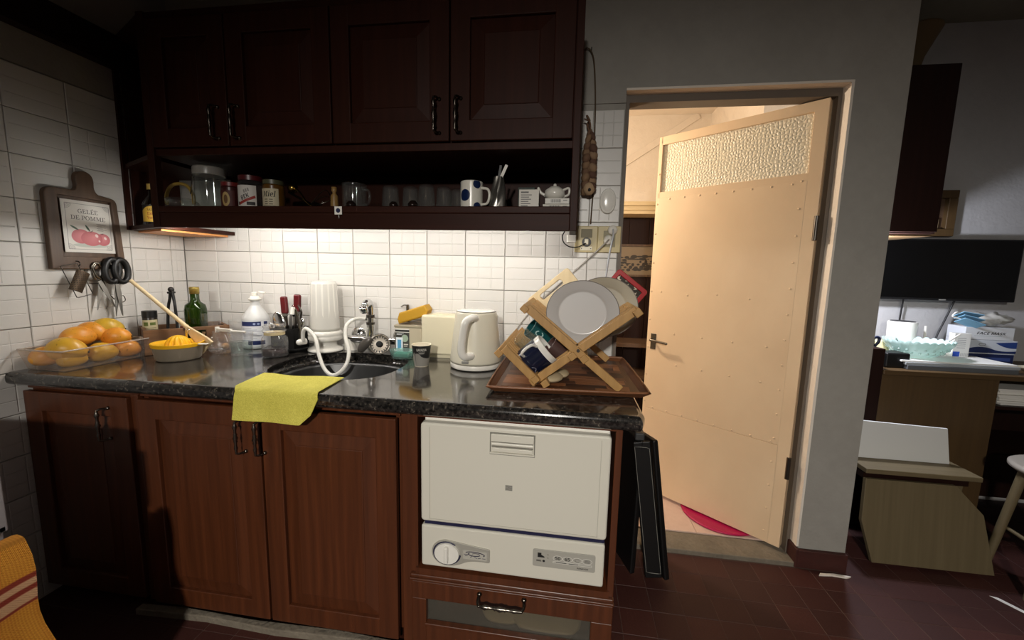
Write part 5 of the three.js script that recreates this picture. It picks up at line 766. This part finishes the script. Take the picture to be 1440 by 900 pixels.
// ---------------------------------------------------------------- stove at the left edge, with a striped towel
{
  const s = thing('cooker', 'grey cooker standing against the left wall at the near left edge', 'cooker', [0.33, 0, 1.3], W);
  mesh('body', bx(0.02, 0.60, 0.01, 0.815, 1.02, 1.52, 0.006), plain(0x9a979a, 0.4), s);
  mesh('door', [bx(0.60, 0.618, 0.12, 0.755, 1.02, 1.52, 0.004), bx(0.618, 0.628, 0.60, 0.615, 1.02, 1.52, 0.003), bx(0.618, 0.628, 0.742, 0.756, 1.02, 1.52, 0.003), bx(0.618, 0.628, 0.60, 0.756, 1.018, 1.034, 0.003)], plain(0xb0aeb2, 0.32, 0.5), s);
  mesh('handle', [rod([0.66, 0.59, 1.03], [0.66, 0.59, 1.5], 0.009), rod([0.615, 0.59, 1.05], [0.66, 0.59, 1.05], 0.006), rod([0.615, 0.59, 1.48], [0.66, 0.59, 1.48], 0.006)], M.steel, s);
  const P = []; for (let i = 0; i <= 14; i++) P.push([0.676 + 0.006 * Math.sin(i * 0.9) + 0.0032 * i, 0.59 - i * 0.032]);
  const prof = [[0.646, 0.40], [0.643, 0.5], [0.645, 0.585], [0.652, 0.601], [0.664, 0.604], [0.674, 0.598], ...P];
  const W0 = 12, pos = [], uv = [], idx = [];
  prof.forEach(([x, y], j) => { for (let i = 0; i <= W0; i++) { const u = i / W0; pos.push(x + 0.003 * Math.sin(u * 14 + j * 0.4), y, 1.028 + u * 0.30 + 0.004 * Math.sin(j * 0.7) - (j > 6 ? (j - 6) * 0.0022 : 0)); uv.push(u * 0.3, j * 0.032); } });
  for (let j = 0; j + 1 < prof.length; j++) for (let i = 0; i < W0; i++) { const a = j * (W0 + 1) + i; idx.push(a, a + 1, a + W0 + 1, a + 1, a + W0 + 2, a + W0 + 1); }
  const g = new THREE.BufferGeometry(); g.setAttribute('position', new THREE.Float32BufferAttribute(pos, 3)); g.setAttribute('uv', new THREE.Float32BufferAttribute(uv, 2)); g.setIndex(idx); g.computeVertexNormals();
  const tw = tex(256, [0.06, 0.704], (u, v) => { const weave = 0.5 + 0.25 * Math.sin(u * 6.283 * 12) + 0.25 * Math.sin(v * 6.283 * 130); let c = mix([186, 112, 24], [226, 158, 52], weave * 0.7 + 0.3 * fbm(u, v, 4, 4, 2, 1)); const y = v * 0.704; for (const [a, b, k] of [[0.262, 0.272, 0], [0.272, 0.286, 1], [0.286, 0.296, 0], [0.296, 0.318, 1], [0.318, 0.324, 0]]) if (y > a && y < b) c = k ? [206, 160, 120] : [138, 46, 26]; return c; });
  const towel = thing('tea_towel', 'orange woven tea towel with red stripes hanging over the cooker handle', 'towel', [0.66, 0.15, 1.17], W);
  mesh('cloth', g.toNonIndexed(), std({ map: tw, roughness: 0.95, side: THREE.DoubleSide, bumpMap: tex(64, [0.012, 0.012], (u, v) => 0.5 + 0.5 * Math.sin(u * 6.283 * 3) * Math.sin(v * 6.283 * 3), false), bumpScale: 0.0015 }), towel, { keepUV: true });
}

// ---------------------------------------------------------------- the room behind the door
{
  const c = thing('dark_cupboard', 'dark wooden cupboard with a pale moulded top in the room behind the door', 'cupboard', [1.9, 0.02, -1.6], W);
  mesh('top_moulding', [bx(1.3, 2.66, 1.60, 1.632, -1.70, -1.44, 0.004), bx(1.3, 2.66, 1.632, 1.66, -1.70, -1.425, 0.004), bx(1.3, 2.66, 1.575, 1.60, -1.70, -1.45, 0.004)], M.paleWood, c, { grain: 'x' });
  for (let i = 0; i < 9; i++) mesh('plank', bx(1.3 + i * 0.15, 1.448 + i * 0.15, 0.02, 1.575, -1.698, -1.655, 0.003), M.darkPanel, c);
  mesh('shelf', [bx(1.3, 2.66, 0.60, 0.63, -1.66, -1.40), bx(1.3, 2.66, 0.36, 0.39, -1.66, -1.40)], M.boardWood, c, { grain: 'x' });
  const p = thing('framed_print', 'framed ink landscape print in the dark behind the dish rack', 'picture', [2.27, 1.13, -1.64], W);
  mesh('frame', [bx(2.10, 2.46, 1.355, 1.37, -1.654, -1.635), bx(2.10, 2.46, 1.12, 1.135, -1.654, -1.635), bx(2.10, 2.115, 1.12, 1.37, -1.654, -1.635), bx(2.445, 2.46, 1.12, 1.37, -1.654, -1.635)], M.boardWood, p);
  mesh('sheet', new THREE.PlaneGeometry(0.34, 0.23).translate(2.28, 1.245, -1.648), print(256, 176, (g, w, h) => { g.fillStyle = '#7a6a54'; g.fillRect(0, 0, w, h); g.fillStyle = '#2e2820'; for (let i = 0; i < 60; i++) { g.beginPath(); g.ellipse((i * 67) % 256, 60 + ((i * 41) % 90), 6 + (i * 13) % 18, 3 + (i * 7) % 9, 0, 0, 7); g.fill(); } g.fillStyle = '#7a6a54'; g.fillRect(60, 84, 70, 20); }), p, { keepUV: true });
  const b = thing('floor_mat', 'flat round magenta plastic mat on the pale floor under the open door', 'mat', [2.515, 0.0205, -0.292], W);
  mesh('disc', lathe([[0, 0], [0.168, 0], [0.173, 0.004], [0.171, 0.010], [0.160, 0.011], [0.150, 0.008], [0, 0.008]], 2.505, 0.0205, -0.284, 64), plain(0xb0104c, 0.4), b);
  single('roof_beam', 'pale sloping beam under the ceiling of the room behind the door', 'beam', bar([1.75, 1.74, -1.694], [2.66, 2.33, -1.694], 0.05, 0.010, V(0, 0, 1), 0.002), M.backWall);
  const l = thing('unseen_back_room_lamp', 'unseen round bulb lamp behind the kitchen wall, placed to light the back room', 'lamp', [1.40, 1.60, -0.4], W);  // out of view, lights the back room and the door
  mesh('socket', [cyl(0.03, 0.03, 0.02, 0, 0, 0).rotateX(1.5708).translate(1.40, 1.65, -0.132), rod([1.40, 1.65, -0.14], [1.40, 1.65, -0.47], 0.012)], M.whitePlastic, l);
  mesh('bulb', sph(0.035, 1.40, 1.65, -0.5), std({ color: 0xffffff, emissive: LIGHT.back.color, emissiveIntensity: 8 }), l);
  const L = new THREE.PointLight(LIGHT.back.color, LIGHT.back.power, 0, 2); L.position.set(1.40, 1.65, -0.5); L.castShadow = true; L.shadow.radius = 1.75; scene.add(L);
}

// ---------------------------------------------------------------- living room corner on the right
{
  const D = 0.757;
  const s = thing('sideboard', 'brown wooden sideboard with open right bays beyond the door pillar', 'sideboard', [3.4, 0, -0.48], W);
  mesh('top', bx(3.128, 4.25, D - 0.022, D, -0.68, -0.295, 0.003), M.deskWood, s, { grain: 'x' });
  mesh('front_panel', bx(3.128, 3.575, 0.03, D - 0.022, -0.32, -0.302, 0.001), M.deskWood, s);
  mesh('side_post', bx(3.065, 3.128, 0.02, D + 0.092, -0.68, -0.30, 0.004), M.darkPanel, s);
  mesh('side_panel', bx(3.56, 3.575, 0.03, D - 0.022, -0.68, -0.32), M.deskWood, s);
  mesh('back', bx(3.09, 4.25, 0.03, D - 0.022, -0.685, -0.675), M.darkPanel, s);
  mesh('shelf', [bx(3.575, 4.25, 0.60, 0.615, -0.675, -0.33), bx(3.575, 4.25, 0.38, 0.395, -0.675, -0.33)], M.darkPanel, s, { grain: 'x' });
  single('paper_stack', 'stack of papers on the sideboard shelf at the right edge', 'papers', Array.from({ length: 8 }, (_, i) => bx(3.62 + rr(0, 0.02), 3.90, 0.6155 + i * 0.009, 0.6235 + i * 0.009, -0.62, -0.36 + rr(-0.01, 0.01))), M.paper);
  const tv = thing('television', 'flat black television on the wall above the sideboard', 'television', [3.575, 1.05, -0.63], W);
  mesh('bezel', ext(rrect(0.60, 0.298, 0.006), 0.022, 0.003).translate(3.578, 1.200, -0.645), M.black, tv);
  mesh('screen', bx(3.286, 3.870, 1.062, 1.342, -0.6205, -0.6195), M.blackGloss, tv);
  mesh('bracket', bx(3.48, 3.68, 1.12, 1.28, -0.699, -0.645), M.darkGrey, tv);
  mesh('logo', bx(3.555, 3.585, 1.0525, 1.0575, -0.6195, -0.6185), M.grey, tv);
  const cord = (pts) => mesh('cord', tube(pts, 0.004), M.black, tv);
  cord([[3.43, 1.06, -0.66], [3.43, 0.95, -0.665], [3.428, 0.85, -0.66], [3.43, D + 0.006, -0.65]]); cord([[3.66, 1.06, -0.66], [3.635, 0.96, -0.665], [3.60, 0.85, -0.66], [3.585, D + 0.006, -0.64]]);
  const c = thing('hanging_cupboard', 'dark brown wall cupboard hanging beyond the door pillar', 'cupboard', [3.15, 1.34, -0.5], W);
  mesh('body', bx(2.90, 3.247, 1.342, 2.005, -0.695, -0.30, 0.003), M.darkPanel, c); mesh('door', bx(2.905, 3.243, 1.348, 2.0, -0.302, -0.286, 0.003), M.darkPanel, c);
  mesh('lit_underside', bx(2.90, 3.25, 1.334, 1.3415, -0.66, -0.32), M.deskWood, c);  // cupboard underside in lighter wood, the lamplight on it put into colour
  const f = thing('wall_picture', 'brown wooden frame with a small carved figure beside the hanging cupboard', 'picture', [3.46, 1.36, -0.66], W);
  mesh('frame', [bx(3.30, 3.612, 1.366, 1.402, -0.699, -0.665, 0.003), bx(3.30, 3.612, 1.55, 1.588, -0.699, -0.665, 0.003), bx(3.572, 3.612, 1.402, 1.55, -0.699, -0.6655, 0.003)], M.deskWood, f);
  mesh('backing', bx(3.30, 3.58, 1.395, 1.555, -0.699, -0.69), M.boardWood, f);
  mesh('figure', [bx(3.49, 3.545, 1.405, 1.45, -0.69, -0.672, 0.003), bx(3.502, 3.535, 1.452, 1.485, -0.69, -0.674, 0.003), sph(0.013, 3.518, 1.50, -0.68, 12)], M.paleWood, f);
  const sh = thing('lampshade', 'dark flared lampshade peeking out beside the pillar near the top right', 'lamp', [3.20, 2.05, -0.45], W);
  mesh('shade', lathe([[0.075, 0.16], [0.078, 0.15], [0.06, 0.11], [0.03, 0.04], [0.022, 0], [0.019, 0], [0.027, 0.04], [0.057, 0.11], [0.074, 0.15], [0.075, 0.16]], 3.20, 2.065, -0.47, 36), plain(0x6a5434, 0.7, 0, { side: THREE.DoubleSide }), sh);
  mesh('stem', rod([3.20, 2.006, -0.47], [3.20, 2.07, -0.47], 0.012), M.darkPanel, sh);
  single('wall_hook', 'dark curved hook high on the far wall at the top right', 'hook', tube([[3.37, 2.42 - 0.07, -0.69], [3.37, 2.352, -0.66], [3.362, 2.33, -0.655]], 0.008), M.black);
  const r = thing('router', 'white tapered cylinder with a dark top under the television', 'router', [3.375, D, -0.57], W);
  mesh('body', lathe([[0, 0], [0.046, 0], [0.05, 0.006], [0.056, 0.186], [0.05, 0.19], [0, 0.185]], 3.375, D, -0.57, 40), M.whitePlastic, r); mesh('top', cyl(0.047, 0.047, 0.004, 3.375, D + 0.190, -0.57, 32), M.darkGrey, r);
  const bk = (label, x0, x1, y0, y1, z0, z1, col) => single('magazine', label, 'magazine', bx(x0, x1, D + y0, D + y1, z0, z1, 0.001), col);
  bk('thick grey bound volume at the bottom of the pile under the glass bowl', 3.24, 3.66, 0.0005, 0.020, -0.56, -0.325, plain(0x585a5c, 0.6)); bk('white paper block in the middle of the pile under the bowl', 3.235, 3.67, 0.0205, 0.032, -0.58, -0.33, plain(0x9fa3a4, 0.8)); bk('bright white folder on top of the pile under the bowl', 3.22, 3.665, 0.0325, 0.040, -0.60, -0.335, M.paper);
  const bowl = thing('glass_bowl', 'pale aqua pressed glass bowl with a scalloped rim on the pile of papers', 'bowl', [3.35, D + 0.0405, -0.42], W);
  const bp = [], bi = [], n = 84, prof = [[0.045, 0.0], [0.075, 0.012], [0.105, 0.036], [0.124, 0.062], [0.130, 0.074], [0.126, 0.075], [0.118, 0.062], [0.100, 0.038], [0.070, 0.016], [0.001, 0.008]];
  prof.forEach(([r2, y], j) => { for (let i = 0; i < n; i++) { const a = i / n * 6.2832, sc = Math.abs(Math.sin(a * 14)), lip = j >= 3 && j <= 6 ? 1 : 0, bead = j === 2 ? 0.0025 * Math.cos(a * 21) : 0, rr2 = r2 + lip * 0.004 * sc + bead; bp.push(3.345 + rr2 * Math.cos(a), D + 0.0405 + y + (j === 4 || j === 5 ? 0.009 * sc : 0), -0.43 + rr2 * Math.sin(a) * 0.8); } });
  for (let j = 0; j + 1 < prof.length; j++) for (let i = 0; i < n; i++) { const a = j * n + i, b2 = j * n + (i + 1) % n; bi.push(a, a + n, b2, b2, a + n, b2 + n); }
  const bg = new THREE.BufferGeometry(); bg.setAttribute('position', new THREE.Float32BufferAttribute(bp, 3)); bg.setAttribute('uv', new THREE.Float32BufferAttribute(new Float32Array(bp.length / 3 * 2), 2)); bg.setIndex(bi); bg.computeVertexNormals();
  const aqua = phy({ color: 0xe2f4ef, roughness: 0.18, transmission: 0.45, thickness: 0, side: THREE.DoubleSide, clearcoat: 0.5 }); mesh('bowl', bg, aqua, bowl);
  const beads = []; for (let i = 0; i < 22; i++) for (const [r2, y, k] of [[0.0945, 0.026, 0.0055], [0.110, 0.042, 0.0055]]) { const a = (i + (y > 0.03 ? 0.5 : 0)) / 22 * 6.2832; beads.push(sph(k, 3.345 + r2 * Math.cos(a), D + 0.0405 + y, -0.43 + r2 * Math.sin(a) * 0.8, 8)); } mesh('bead_pattern', beads, aqua, bowl);
  single('black_box', 'small black leather box at the left end of the sideboard', 'box', bx(3.165, 3.262, D + 0.0005, D + 0.068, -0.43, -0.345, 0.008), M.black);
  single('cream_jar', 'cream wax jar behind the black box', 'jar', lathe([[0, 0], [0.034, 0], [0.036, 0.004], [0.038, 0.095], [0.03, 0.098], [0, 0.092]], 3.25, D, -0.52, 28), plain(0xd8cc9c, 0.4));
  single('pliers', 'navy plastic loop handle standing on the post at the sideboard end', 'handle', tube([[3.10, D + 0.099, -0.34], [3.10, D + 0.130, -0.34], [3.112, D + 0.137, -0.34], [3.122, D + 0.132, -0.34], [3.121, D + 0.115, -0.34], [3.114, D + 0.099, -0.345]], 0.006), plain(0x141c34, 0.4));
  const pen = (label, a, b, m = M.whitePlastic, r2 = 0.004) => single('stylus', label, 'pen', [rod(a, b, r2, r2 * 0.7), sph(r2, ...a, 8)], m);
  pen('white pen standing upright left of the cream jar', [3.185, D + 0.01, -0.56], [3.178, D + 0.19, -0.56]); pen('white stick standing behind the middle of the bowl', [3.492, D + 0.046, -0.58], [3.485, D + 0.17, -0.58], M.whitePlastic, 0.007); pen('white stick leaning in the right side of the bowl', [3.42, D + 0.07, -0.44], [3.545, D + 0.150, -0.47], M.whitePlastic, 0.005); pen('steel pen leaning out of the left side of the bowl', [3.30, D + 0.085, -0.45], [3.268, D + 0.120, -0.45], M.steel, 0.003);
  const mb = (label, x0, x1, y0, y1, z0, z1, draw) => { const t = thing('mask_box', label, 'box', [(x0 + x1) / 2, D + y0, (z0 + z1) / 2], W); mesh('box', bx(x0, x1, D + y0, D + y1, z0, z1, 0.001), plain(0xcdd0d4, 0.6), t); mesh('print', new THREE.PlaneGeometry(x1 - x0 - 0.004, y1 - y0 - 0.004).translate((x0 + x1) / 2, D + (y0 + y1) / 2, z1 + 0.0008), print(512, 190, draw), t, { keepUV: true }); };
  const blue = (g, w, h) => { g.fillStyle = '#c9cfd6'; g.fillRect(0, 0, w, h); g.fillStyle = '#1a2a58'; g.beginPath(); g.moveTo(0, h); g.lineTo(0, 150); g.quadraticCurveTo(140, 60, 280, 130); g.quadraticCurveTo(360, 175, 512, 150); g.lineTo(512, h); g.fill(); g.fillStyle = '#27407e'; g.beginPath(); g.moveTo(300, 30); g.lineTo(512, 10); g.lineTo(512, 110); g.quadraticCurveTo(400, 120, 300, 30); g.fill(); g.strokeStyle = '#223'; g.lineWidth = 5; g.beginPath(); g.ellipse(170, 60, 34, 18, 0, 0, 7); g.stroke(); };
  mb('lower face mask box, mostly dark blue', 3.625, 3.83, 0.0005, 0.055, -0.63, -0.53, (g, w, h) => { g.fillStyle = '#16224c'; g.fillRect(0, 0, w, h); g.fillStyle = '#3a4c84'; g.fillRect(180, 60, 300, 60); g.fillStyle = '#0e1838'; g.fillRect(0, 130, w, 60); });
  mb('middle face mask box with a blue wave', 3.62, 3.835, 0.056, 0.118, -0.63, -0.53, blue);
  mb('top face mask box, white with black lettering', 3.62, 3.82, 0.119, 0.178, -0.63, -0.535, (g, w, h) => { g.fillStyle = '#d3d5d6'; g.fillRect(0, 0, w, h); g.fillStyle = '#1a1a1c'; g.font = 'italic bold 58px sans-serif'; g.fillText('FACE MASK', 110, 110); g.fillStyle = '#9aa'; g.fillRect(90, 132, 300, 6); });
  single('face_mask', 'pleated blue face mask lying over the mask boxes', 'mask', [0, 1, 2].map(i => bar([3.60 - i * 0.002, D + 0.245 - i * 0.014, -0.555 + i * 0.006], [3.70, D + 0.232 - i * 0.022, -0.55 + i * 0.006], 0.003, 0.055, V(0, 0.5, 1))).map(g => g.scale(0.8, 1, 1).translate(0.70, -0.006, 0.02)), plain(0x7fb2d0, 0.8));
  single('ear_loop', 'white elastic ear loop of the blue mask', 'loop', tube([[3.60, D + 0.236, -0.54], [3.565, D + 0.245, -0.53], [3.552, D + 0.225, -0.53], [3.585, D + 0.215, -0.53]], 0.003), M.paper);
  const bagG = new THREE.SphereGeometry(1, 24, 14), bq = bagG.attributes.position; for (let i = 0; i < bq.count; i++) { const k = 1 + 0.25 * Math.sin(bq.getX(i) * 9 + bq.getZ(i) * 5) * Math.cos(bq.getY(i) * 7); bq.setXYZ(i, bq.getX(i) * 0.10 * k, bq.getY(i) * 0.030 * k, bq.getZ(i) * 0.05 * k); } bagG.computeVertexNormals();
  single('plastic_wrap', 'crumpled clear plastic bag on top of the mask boxes', 'bag', bagG.translate(3.745, D + 0.215, -0.58), phy({ color: 0xd6d4cc, roughness: 0.35, transmission: 0.35, thickness: 0 }));
  const mk = thing('medicine_box', 'small white medicine carton with a blue corner in front of the mask boxes', 'box', [3.585, D, -0.5], W);
  mesh('carton', bx(3.545, 3.612, D + 0.0005, D + 0.15, -0.525, -0.495, 0.001), M.paper, mk); mesh('print', new THREE.PlaneGeometry(0.064, 0.146).translate(3.5785, D + 0.0755, -0.4945), print(128, 288, (g, w, h) => { g.fillStyle = '#dcdcd6'; g.fillRect(0, 0, w, h); g.fillStyle = '#777'; for (let i = 0; i < 6; i++) g.fillRect(24, 40 + i * 18, 70, 4); g.fillStyle = '#2a54c0'; g.fillRect(0, 168, 56, 60); g.fillStyle = '#999'; for (let i = 0; i < 8; i++) g.fillRect(64 + i * 8, 180, 3, 60); }), mk, { keepUV: true });
  single('shell_dish', 'small pale shell-like dish at the right edge of the sideboard', 'dish', lathe([[0, 0.002], [0.03, 0], [0.06, 0.018], [0.058, 0.02], [0.028, 0.004], [0, 0.005]], 3.80, D, -0.40, 28), M.cream);
  // unseen lamp behind the pillar, placed to light the wall and sideboard
  const l = thing('unseen_desk_lamp', 'unseen small bulb lamp behind the pillar, placed to light the sideboard and wall', 'lamp', [3.09, D + 0.093, -0.5], W);
  mesh('arm', tube([[3.09, D + 0.093, -0.50], [3.06, D + 0.24, -0.49], [3.035, D + 0.43, -0.42], [3.03, D + 0.475, -0.36]], 0.006), M.darkGrey, l); mesh('bulb', sph(0.026, 3.032, D + 0.47, -0.33), std({ color: 0xffffff, emissive: LIGHT.desk.color, emissiveIntensity: 8 }), l);
  const L = new THREE.PointLight(LIGHT.desk.color, LIGHT.desk.power, 0, 2); L.position.set(3.032, D + 0.47, -0.33); L.castShadow = true; L.shadow.radius = 1.3; scene.add(L);
  // folding table with its leaf hanging down, in front of the sideboard
  const t = thing('folding_table', 'low wooden folding table with its six-sided leaf hanging down', 'table', [3.2, 0, -0.13], W);
  mesh('top', bx(2.965, 3.375, 0.372, 0.392, -0.27, -0.085, 0.003), M.leafWood, t, { grain: 'x' });
  mesh('leaf', ext(shape([[2.965, 0.352], [3.285, 0.352], [3.385, 0.245], [3.435, 0.012], [3.005, 0.012], [2.958, 0.18]]), 0.014, 0.002).rotateX(-0.10).translate(0, 0, -0.062), M.leafWood, t);
  mesh('rail', bx(2.98, 3.36, 0.335, 0.372, -0.25, -0.12), M.darkPanel, t);
  mesh('leg', bar([3.36, 0.375, -0.17], [3.335, 0.0, -0.17], 0.035, 0.03), M.leafWood, t); mesh('leg', bar([2.985, 0.375, -0.22], [2.985, 0.0, -0.22], 0.035, 0.03), M.leafWood, t);
  single('white_board', 'plain white board standing on the low table against the sideboard', 'board', ext(shape([[2.985, 0.393], [3.345, 0.393], [3.318, 0.544], [2.99, 0.556]]), 0.007, 0.001).rotateX(0).translate(0, 0, -0.2), plain(0xd8d8d4, 0.7));
  const st = thing('stool', 'pale round stool with a red folded cloth under its seat at the right edge', 'stool', [3.62, 0, 0.0], W);
  mesh('seat', lathe([[0, 0.445], [0.13, 0.445], [0.142, 0.455], [0.142, 0.467], [0.13, 0.475], [0, 0.475]], 3.575, 0, -0.02, 40), plain(0x9a9286, 0.6), st);
  for (const [a, b] of [[2.6, 0.15], [0.9, 0.15], [-0.9, 0.15], [-2.4, 0.15]]) mesh('leg', rod([3.575 + 0.095 * Math.cos(a), 0.445, -0.02 + 0.095 * Math.sin(a)], [3.575 + b * Math.cos(a), 0, -0.02 + b * Math.sin(a)], 0.015, 0.013), M.leafWood, st);
  mesh('rung', [rod([3.575 + 0.11 * Math.cos(2.6), 0.19, -0.02 + 0.11 * Math.sin(2.6)], [3.575 + 0.11 * Math.cos(0.9), 0.19, -0.02 + 0.11 * Math.sin(0.9)], 0.007), rod([3.575 + 0.11 * Math.cos(2.6), 0.19, -0.02 + 0.11 * Math.sin(2.6)], [3.575 + 0.11 * Math.cos(-2.4), 0.19, -0.02 + 0.11 * Math.sin(-2.4)], 0.007)], M.leafWood, st);
  single('red_cloth', 'folded dull red cloth on the rungs of the pale stool', 'cloth', bx(3.54, 3.70, 0.198, 0.30, -0.06, 0.03, 0.02), plain(0x6a1a1e, 0.9));
  single('paper_scrap', 'pointed scrap of white paper on the dark floor at the lower right', 'paper', ext(shape([[0, 0], [0.022, -0.006], [0.058, -0.064], [0.066, -0.110], [0.040, -0.064]]), 0.001).rotateX(-Math.PI / 2).translate(3.330, 0.0005, 0.052), M.paper);
}
// unseen lamp behind the camera, placed low to light the kitchen
{
  const P = [1.62, 1.86, 3.35];
  const l = thing('unseen_room_lamp', 'unseen shaded lamp behind the viewer, placed to light the kitchen', 'lamp', [1.62, 1.8, 3.35], W);
  mesh('shade', lathe([[0.03, 0.15], [0.14, 0.02], [0.145, 0.02], [0.035, 0.16], [0.03, 0.15]], P[0], P[1], P[2], 32), plain(0xd8cbb0, 0.8, 0, { side: THREE.DoubleSide }), l); mesh('cord', rod([P[0], P[1] + 0.15, P[2]], [P[0], 2.36, P[2]], 0.004), M.black, l);
  mesh('bulb', sph(0.035, P[0], P[1] + 0.02, P[2]), std({ color: 0xffffff, emissive: LIGHT.room.color, emissiveIntensity: 4 }), l);
  const L = new THREE.SpotLight(LIGHT.room.color, LIGHT.room.power, 0, 0.92, 1.0, 2); L.position.set(P[0], P[1] - 0.02, P[2]); L.target.position.set(1.9, -0.6, 0.6); L.castShadow = true; L.shadow.radius = 3; scene.add(L, L.target);
  const U = new THREE.SpotLight(LIGHT.up.color, LIGHT.up.power, 0, 1.2, 1.0, 2); U.position.set(P[0], P[1] + 0.17, P[2]); U.target.position.set(P[0], 3, P[2] - 0.4); U.castShadow = true; U.shadow.radius = 3; scene.add(U, U.target);  // fill added to lift the ceiling and room by bounce
}
scene.traverse(o => { if (o.isMesh) { o.castShadow = true; o.receiveShadow = true; } });
renderer.render(scene, camera);
